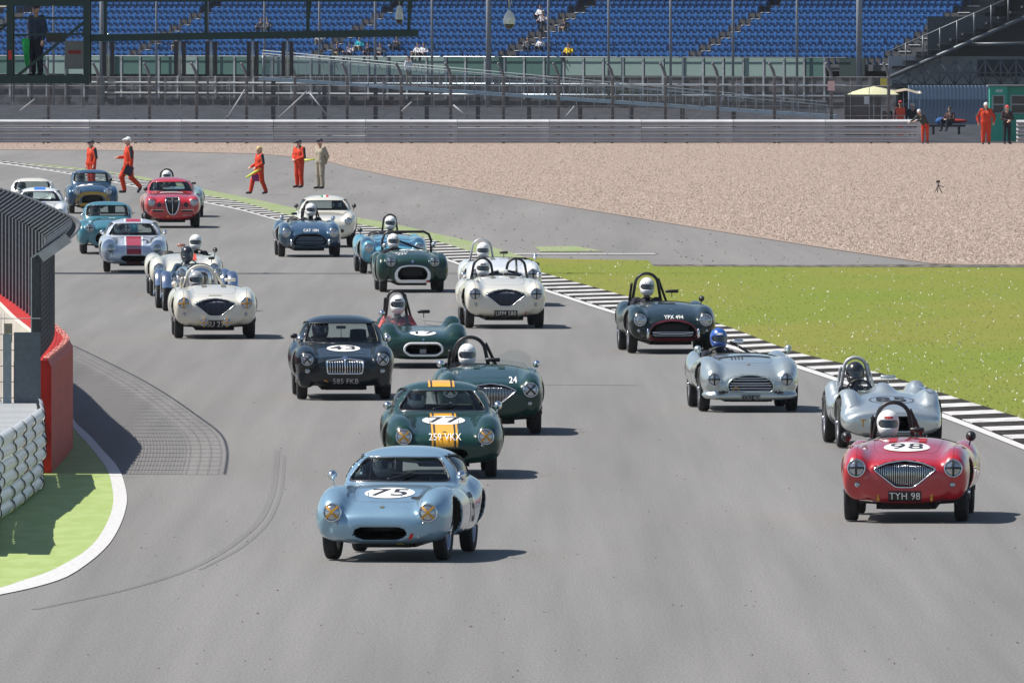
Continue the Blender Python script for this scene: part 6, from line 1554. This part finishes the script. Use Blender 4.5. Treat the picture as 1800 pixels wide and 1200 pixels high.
b = MB(); b.box((0, -.42, .40), (.26, .05, .10)); b.build('radiator_badge', mat('brass_dull', (.12, .10, .05), .5, .5), car)
b = MB(); b.tube([(-.50, 2.1, .6), (-.50, 2.1, 1.02), (-.45, 2.1, 1.14), (-.35, 2.1, 1.19), (.35, 2.1, 1.19), (.45, 2.1, 1.14), (.50, 2.1, 1.02), (.50, 2.1, .6)], .026, 8); b.tube([(-.4, 2.1, 1.1), (.48, 2.1, .75)], .02, 8); b.build('roll_bar', BLACK, car)
mirror_round(car, -.50, .95, .93); mirror_round(car, .50, .95, .95)
driver(car, -.28, 1.95, .24, 'driver in white helmet in the green roadster with white framed mouth')
TEAL = paint('teal', (.04, .17, .22))
car, fn = tr(190, 446, 2.5, .98, TEAL, 'teal hard-top car behind the silver coupe with dark red stripe', 'tr_top', ('b', 0), 'hardtop_car')
mirror_round(car, -.60, .9, .9); text_decal(fn, 'sticker', car, 'o', .1, .5, .3, 'top', WHITE, .008, .03)
driver(car, -.28, 1.95, .24, 'driver inside the teal hard-top car', hel=HELG)
car, fn = tr(162, 375, 3, .99, MB_, 'dark blue hard-top car with yellow framed mouth and white roundel', 'tr_top', None, 'hardtop_car')
yb = mat('mustard_paint', (.36, .22, .02), .4, 0, .4)
big = [(x * 1.62, .385 + (z - .39) * 1.75) for x, z in mo]; band_decal(fn, 'mouth_frame', car, smooth_loop(big, 60), smooth_loop([(x * 1.2, z + .01) for x, z in mo], 60), 'front', yb, .01)
quad_decal(fn, 'mouth_frame', car, [(-.42, .2), (.42, .2), (.38, .30), (-.38, .30)], 'front', yb, .012, 14, 4)
disc_decal(fn, 'roundel', car, -.18, .05, .21, 'top', WHITE, .008); text_decal(fn, 'race_number', car, '9', -.18, .05, .34, 'top', NUMBLK, .012, .02)
mirror_box(car, .55, 1.0, .95, BLACK, .08, .08)
driver(car, -.28, 1.95, .24, 'driver inside the dark blue car with yellow framed mouth')

RA = paint('warm_red', (.45, .014, .02))
car, fn, body = start('coupe_car', 'aurelia', 302, 400, 3, 1.0, RA, 'red coupe with tall shield grille and round fog lamps', .024, wire=False)
hl(car, 'aurelia', fn, None); windows(car, 'aurelia', BLACK)
grille_vertical(car, fn, ARCH['aurelia']['mouth'], 13, mat('grille_dark', (.06, .06, .07), .4, .5), CHROME, -.01, .005, .016)
line_decal(fn, 'grille_centre_bar', car, [(0, .35), (0, .78)], 'front', CHROME, .008, .004)
for s in (-1, 1):
    disc_decal(fn, 'fog_lamp', car, s * .35, .60, .062, 'front', mat('lamp_dark', (.05, .03, .03), .2, .3), .015, nr=4, na=18)
    quad_decal(fn, 'air_slot', car, [(s * .38 - .14, .42), (s * .38 + .14, .42), (s * .38 + .14, .46), (s * .38 - .14, .46)], 'front', DARK, .006, 10, 3)
    quad_decal(fn, 'bumper_chrome', car, [(s * .38 - .17, .465), (s * .38 + .17, .465), (s * .38 + .17, .475), (s * .38 - .17, .475)], 'front', CHROME, .012, 10, 3)
quad_decal(fn, 'bonnet_scoop', car, [(-.15, .55), (.15, .55), (.15, .75), (-.15, .75)], 'top', DARK, .02, 8, 5); quad_decal(fn, 'bonnet_roundel', car, [(-.3, .35), (.3, .35), (.3, .5), (-.3, .5)], 'top', WHITE, .01, 10, 5)
text_decal(fn, 'plate_lettering', car, 'UAX 104', .38, .33, .06, 'front', mat('plate_grey', (.5, .5, .5), .5), .008)
disc_decal(fn, 'badge', car, -.12, .30, .03, 'front', YTAPE, .008, nr=4, na=10)
wiper(car, fn, [(-.2, .97), (.0, 1.12)]); mirror_round(car, -.66, 1.0, 1.0, BLACK, .06)
seat(car, -.30, 2.1, .3, .95); steering(car, -.3, 1.4, .86); driver(car, -.30, 2.1, .32, 'driver inside the red coupe with shield grille', hel=HELK)

car, fn, body = start('coupe_car', 'coupe', 573, 434, 2, .99, CREAM, 'cream coupe with tricolour roof mark behind the deep blue roadster', .024)
hl(car, 'coupe', fn, None); windows(car, 'coupe', BLACK); grille_vertical(car, fn, ARCH['coupe']['mouth'], 9, CHROME, CHROME, -.01)
for i, m_ in enumerate((mat('green_vinyl', (.02, .25, .08), .5), WHITE, mat('red_vinyl', (.5, .02, .015)))): quad_decal(fn, 'roof_mark', car, [(-.09 + i * .06, 1.45), (-.03 + i * .06, 1.45), (-.03 + i * .06, 1.75), (-.09 + i * .06, 1.75)], 'top', m_, .004, 3, 8)
for s in (-1, 1): disc_decal(fn, 'fog_lamp', car, s * .36, .40, .06, 'front', mat('lamp_dark', (.05, .03, .03), .2, .3), .015, .7, nr=4, na=18)
mirror_round(car, -.70, .9, .98, BLACK); mirror_round(car, .70, .9, .98, BLACK); seat(car, -.3, 2.0, .26, .9); steering(car, .3, 1.32, .76)
driver(car, .30, 1.95, .24, 'driver inside the cream coupe behind the deep blue roadster', hel=HELK)

AL = paint('aluminium', (.52, .57, .57), .65, .3)
car, fn, body = start('racing_sports_car', 'pod', 1562, 786, 3.2, .965, AL, 'silver racing car with bulging wheel pods and outlined number 85', .02)
disc_decal(fn, 'roundel_outline', car, .03, -.12, .30, 'top', NUMBLK, .004, .85, .285, 3, 48); text_decal(fn, 'race_number', car, '85', .03, -.12, .34, 'top', NUMBLK, .006, .012, 0, (1.25, 1.2))
line_decal(fn, 'mouth_lip', car, ARCH['pod']['mouth'], 'front', AL, .014, .004, True, 60)
text_decal(fn, 'tow_mark', car, 'T', -.40, .34, .14, 'front', YTAPE, .005, .01)
rollbar(car, -.28, 2.0, .55, 1.14, .22, mat('grey_bar', (.45, .46, .48), .4, .3), .024, True, .9); mirror_box(car, .10, 1.25, .90, AL, .2, .05)
screen_aero(car, -.2, 1.18, .72, .5, .13); seat(car, -.28, 1.95, .2, .74); steering(car, -.28, 1.35, .74, .18)
for s in (-1, 1): line_decal(fn, 'louvre', car, [(-.3 + .0, .55 + s * .04), (-.12, .55 + s * .04)], 'top', SEAM, .004, 0, n=10)
disc_decal(fn, 'filler_cap', car, .54, .77, .055, 'front', CHROME, .01, r0=.045, nr=3, na=20)
driver(car, -.28, 1.95, .17, 'driver in black helmet in the silver racing car number 85', hel=HELK, stripe=None)
DG5 = paint('green_racer', (.005, .028, .022))
car, fn, body = start('racing_sports_car', 'pod17', 742, 645, 2, .985, DG5, 'low dark green racing car with number 17 and pale oval mouth ring', .02)
mo = ARCH['pod17']['mouth']; line_decal(fn, 'mouth_ring', car, [(x * 1.06, .30 + (z - .30) * 1.1) for x, z in mo], 'front', WHITE, .02, .006, True, 60)
disc_decal(fn, 'roundel', car, .0, -.38, .21, 'top', WHITE, .006); text_decal(fn, 'race_number', car, '17', .0, -.38, .36, 'top', NUMBLK, .009, .012)
b = MB(); b.box((0, -.5, .30), (.10, .04, .14)); b.build('oil_cooler', STEEL, car)
for i in range(6):
    b = MB(); p = proj(fn, [-.44 + i * .005], [-.25 + i * .09], 'top', .004)[0]; b.ball(tuple(p), .008, 6); b.build('rivet', CHROME, car)
rollbar(car, -.36, 2.0, .5, 1.18, .2, BLACK, .024, True, .9); screen_aero(car, -.36, 1.2, .62, .42, .24, glass('perspex', (.8, .84, .84), .12)); mirror_box(car, .06, 1.22, .86, BLACK, .2)
mirror_round(car, -.62, .9, .84); seat(car, -.34, 1.95, .18, .7); steering(car, -.34, 1.4, .66, .17); disc_decal(fn, 'badge', car, 0, .45, .02, 'front', CHROME, .006, nr=4, na=8)
driver(car, -.34, 1.95, .20, 'driver in white helmet and red striped suit in the green racing car 17', suit('red_white', (.5, .12, .12)), stripe=HELK)

POL = mat('polished_aluminium', (.72, .75, .80), .14, 1.0, var=.05)
car, fn, body = start('cycle_winged_car', 'cycle', 350, 546, 4.5, .985, POL, 'polished narrow-bodied car with separate cycle wings behind the cream roadster', .022)
grille_vertical(car, fn, ARCH['cycle']['mouth'], 12, CHROME, CHROME, -.01)
for wy in (0, ARCH['cycle']['wb']):
    for s in (-1, 1):
        b = MB(); R = .41
        pr = [(R - .03, -.10), (R - .005, -.07), (R + .01, 0), (R - .005, .07), (R - .03, .10), (R - .04, .10), (R - .015, .068), (R, 0), (R - .015, -.068), (R - .04, -.10), (R - .03, -.10)]
        b.lathe(pr, 'x', 20, (s * .625, wy, .34), ang=(math.radians(-15), math.radians(165)))
        b.tube([(s * .56, wy, .72), (s * .3, wy + .05, .5)], .012, 6); b.build('cycle_wing', POL, car)
headlights(car, .345, .72, .085, -.20, None)
for s in (-1, 1):
    b = MB(); b.lathe([(.088, 0), (.075, .07), (.04, .13), (.001, .15)], 'y', 14, (s * .345, -.2, .72)); b.tube([(s * .345, -.15, .66), (s * .2, -.05, .5)], .014, 6); b.build('lamp_shell', BLACK, car)
for s in (-1, 1): line_decal(fn, 'bonnet_strap', car, [(-.22, .3 + s * .25), (.22, .3 + s * .25)], 'top', BLACK, .012, .006, n=16)
quad_decal(fn, 'bonnet_vent', car, [(-.12, .0), (.12, .0), (.12, .12), (-.12, .12)], 'top', DARK, .006, 6, 4)
screen_aero(car, -.12, 1.2, .84, .4, .16); mirror_box(car, .3, 1.15, .98, BLACK, .12); seat(car, -.12, 1.95, .26, .8); steering(car, -.12, 1.35, .84)
driver(car, -.12, 1.95, .28, 'driver in black peaked helmet in the polished cycle-winged car', suit('dark_blue', (.02, .05, .09)), HELK)
# ------------------------------------------------------------------ warm air over the track
hz = MB(); hz.box((0, 2000, 6.0), (3040, 4200, 14.2))
hm_ = bpy.data.materials.new('haze_air'); hm_.use_nodes = True; hn = hm_.node_tree.nodes; hn.remove(hn['Principled BSDF'])
pv = hn.new('ShaderNodeVolumePrincipled'); pv.inputs['Density'].default_value = 0.00003; pv.inputs['Color'].default_value = (.85, .92, 1.0, 1)
hm_.node_tree.links.new(pv.outputs['Volume'], hn['Material Output'].inputs['Volume'])
o = hz.build('haze', hm_); tag(o, 'thin warm haze hanging over the whole circuit', 'haze', kind='stuff')
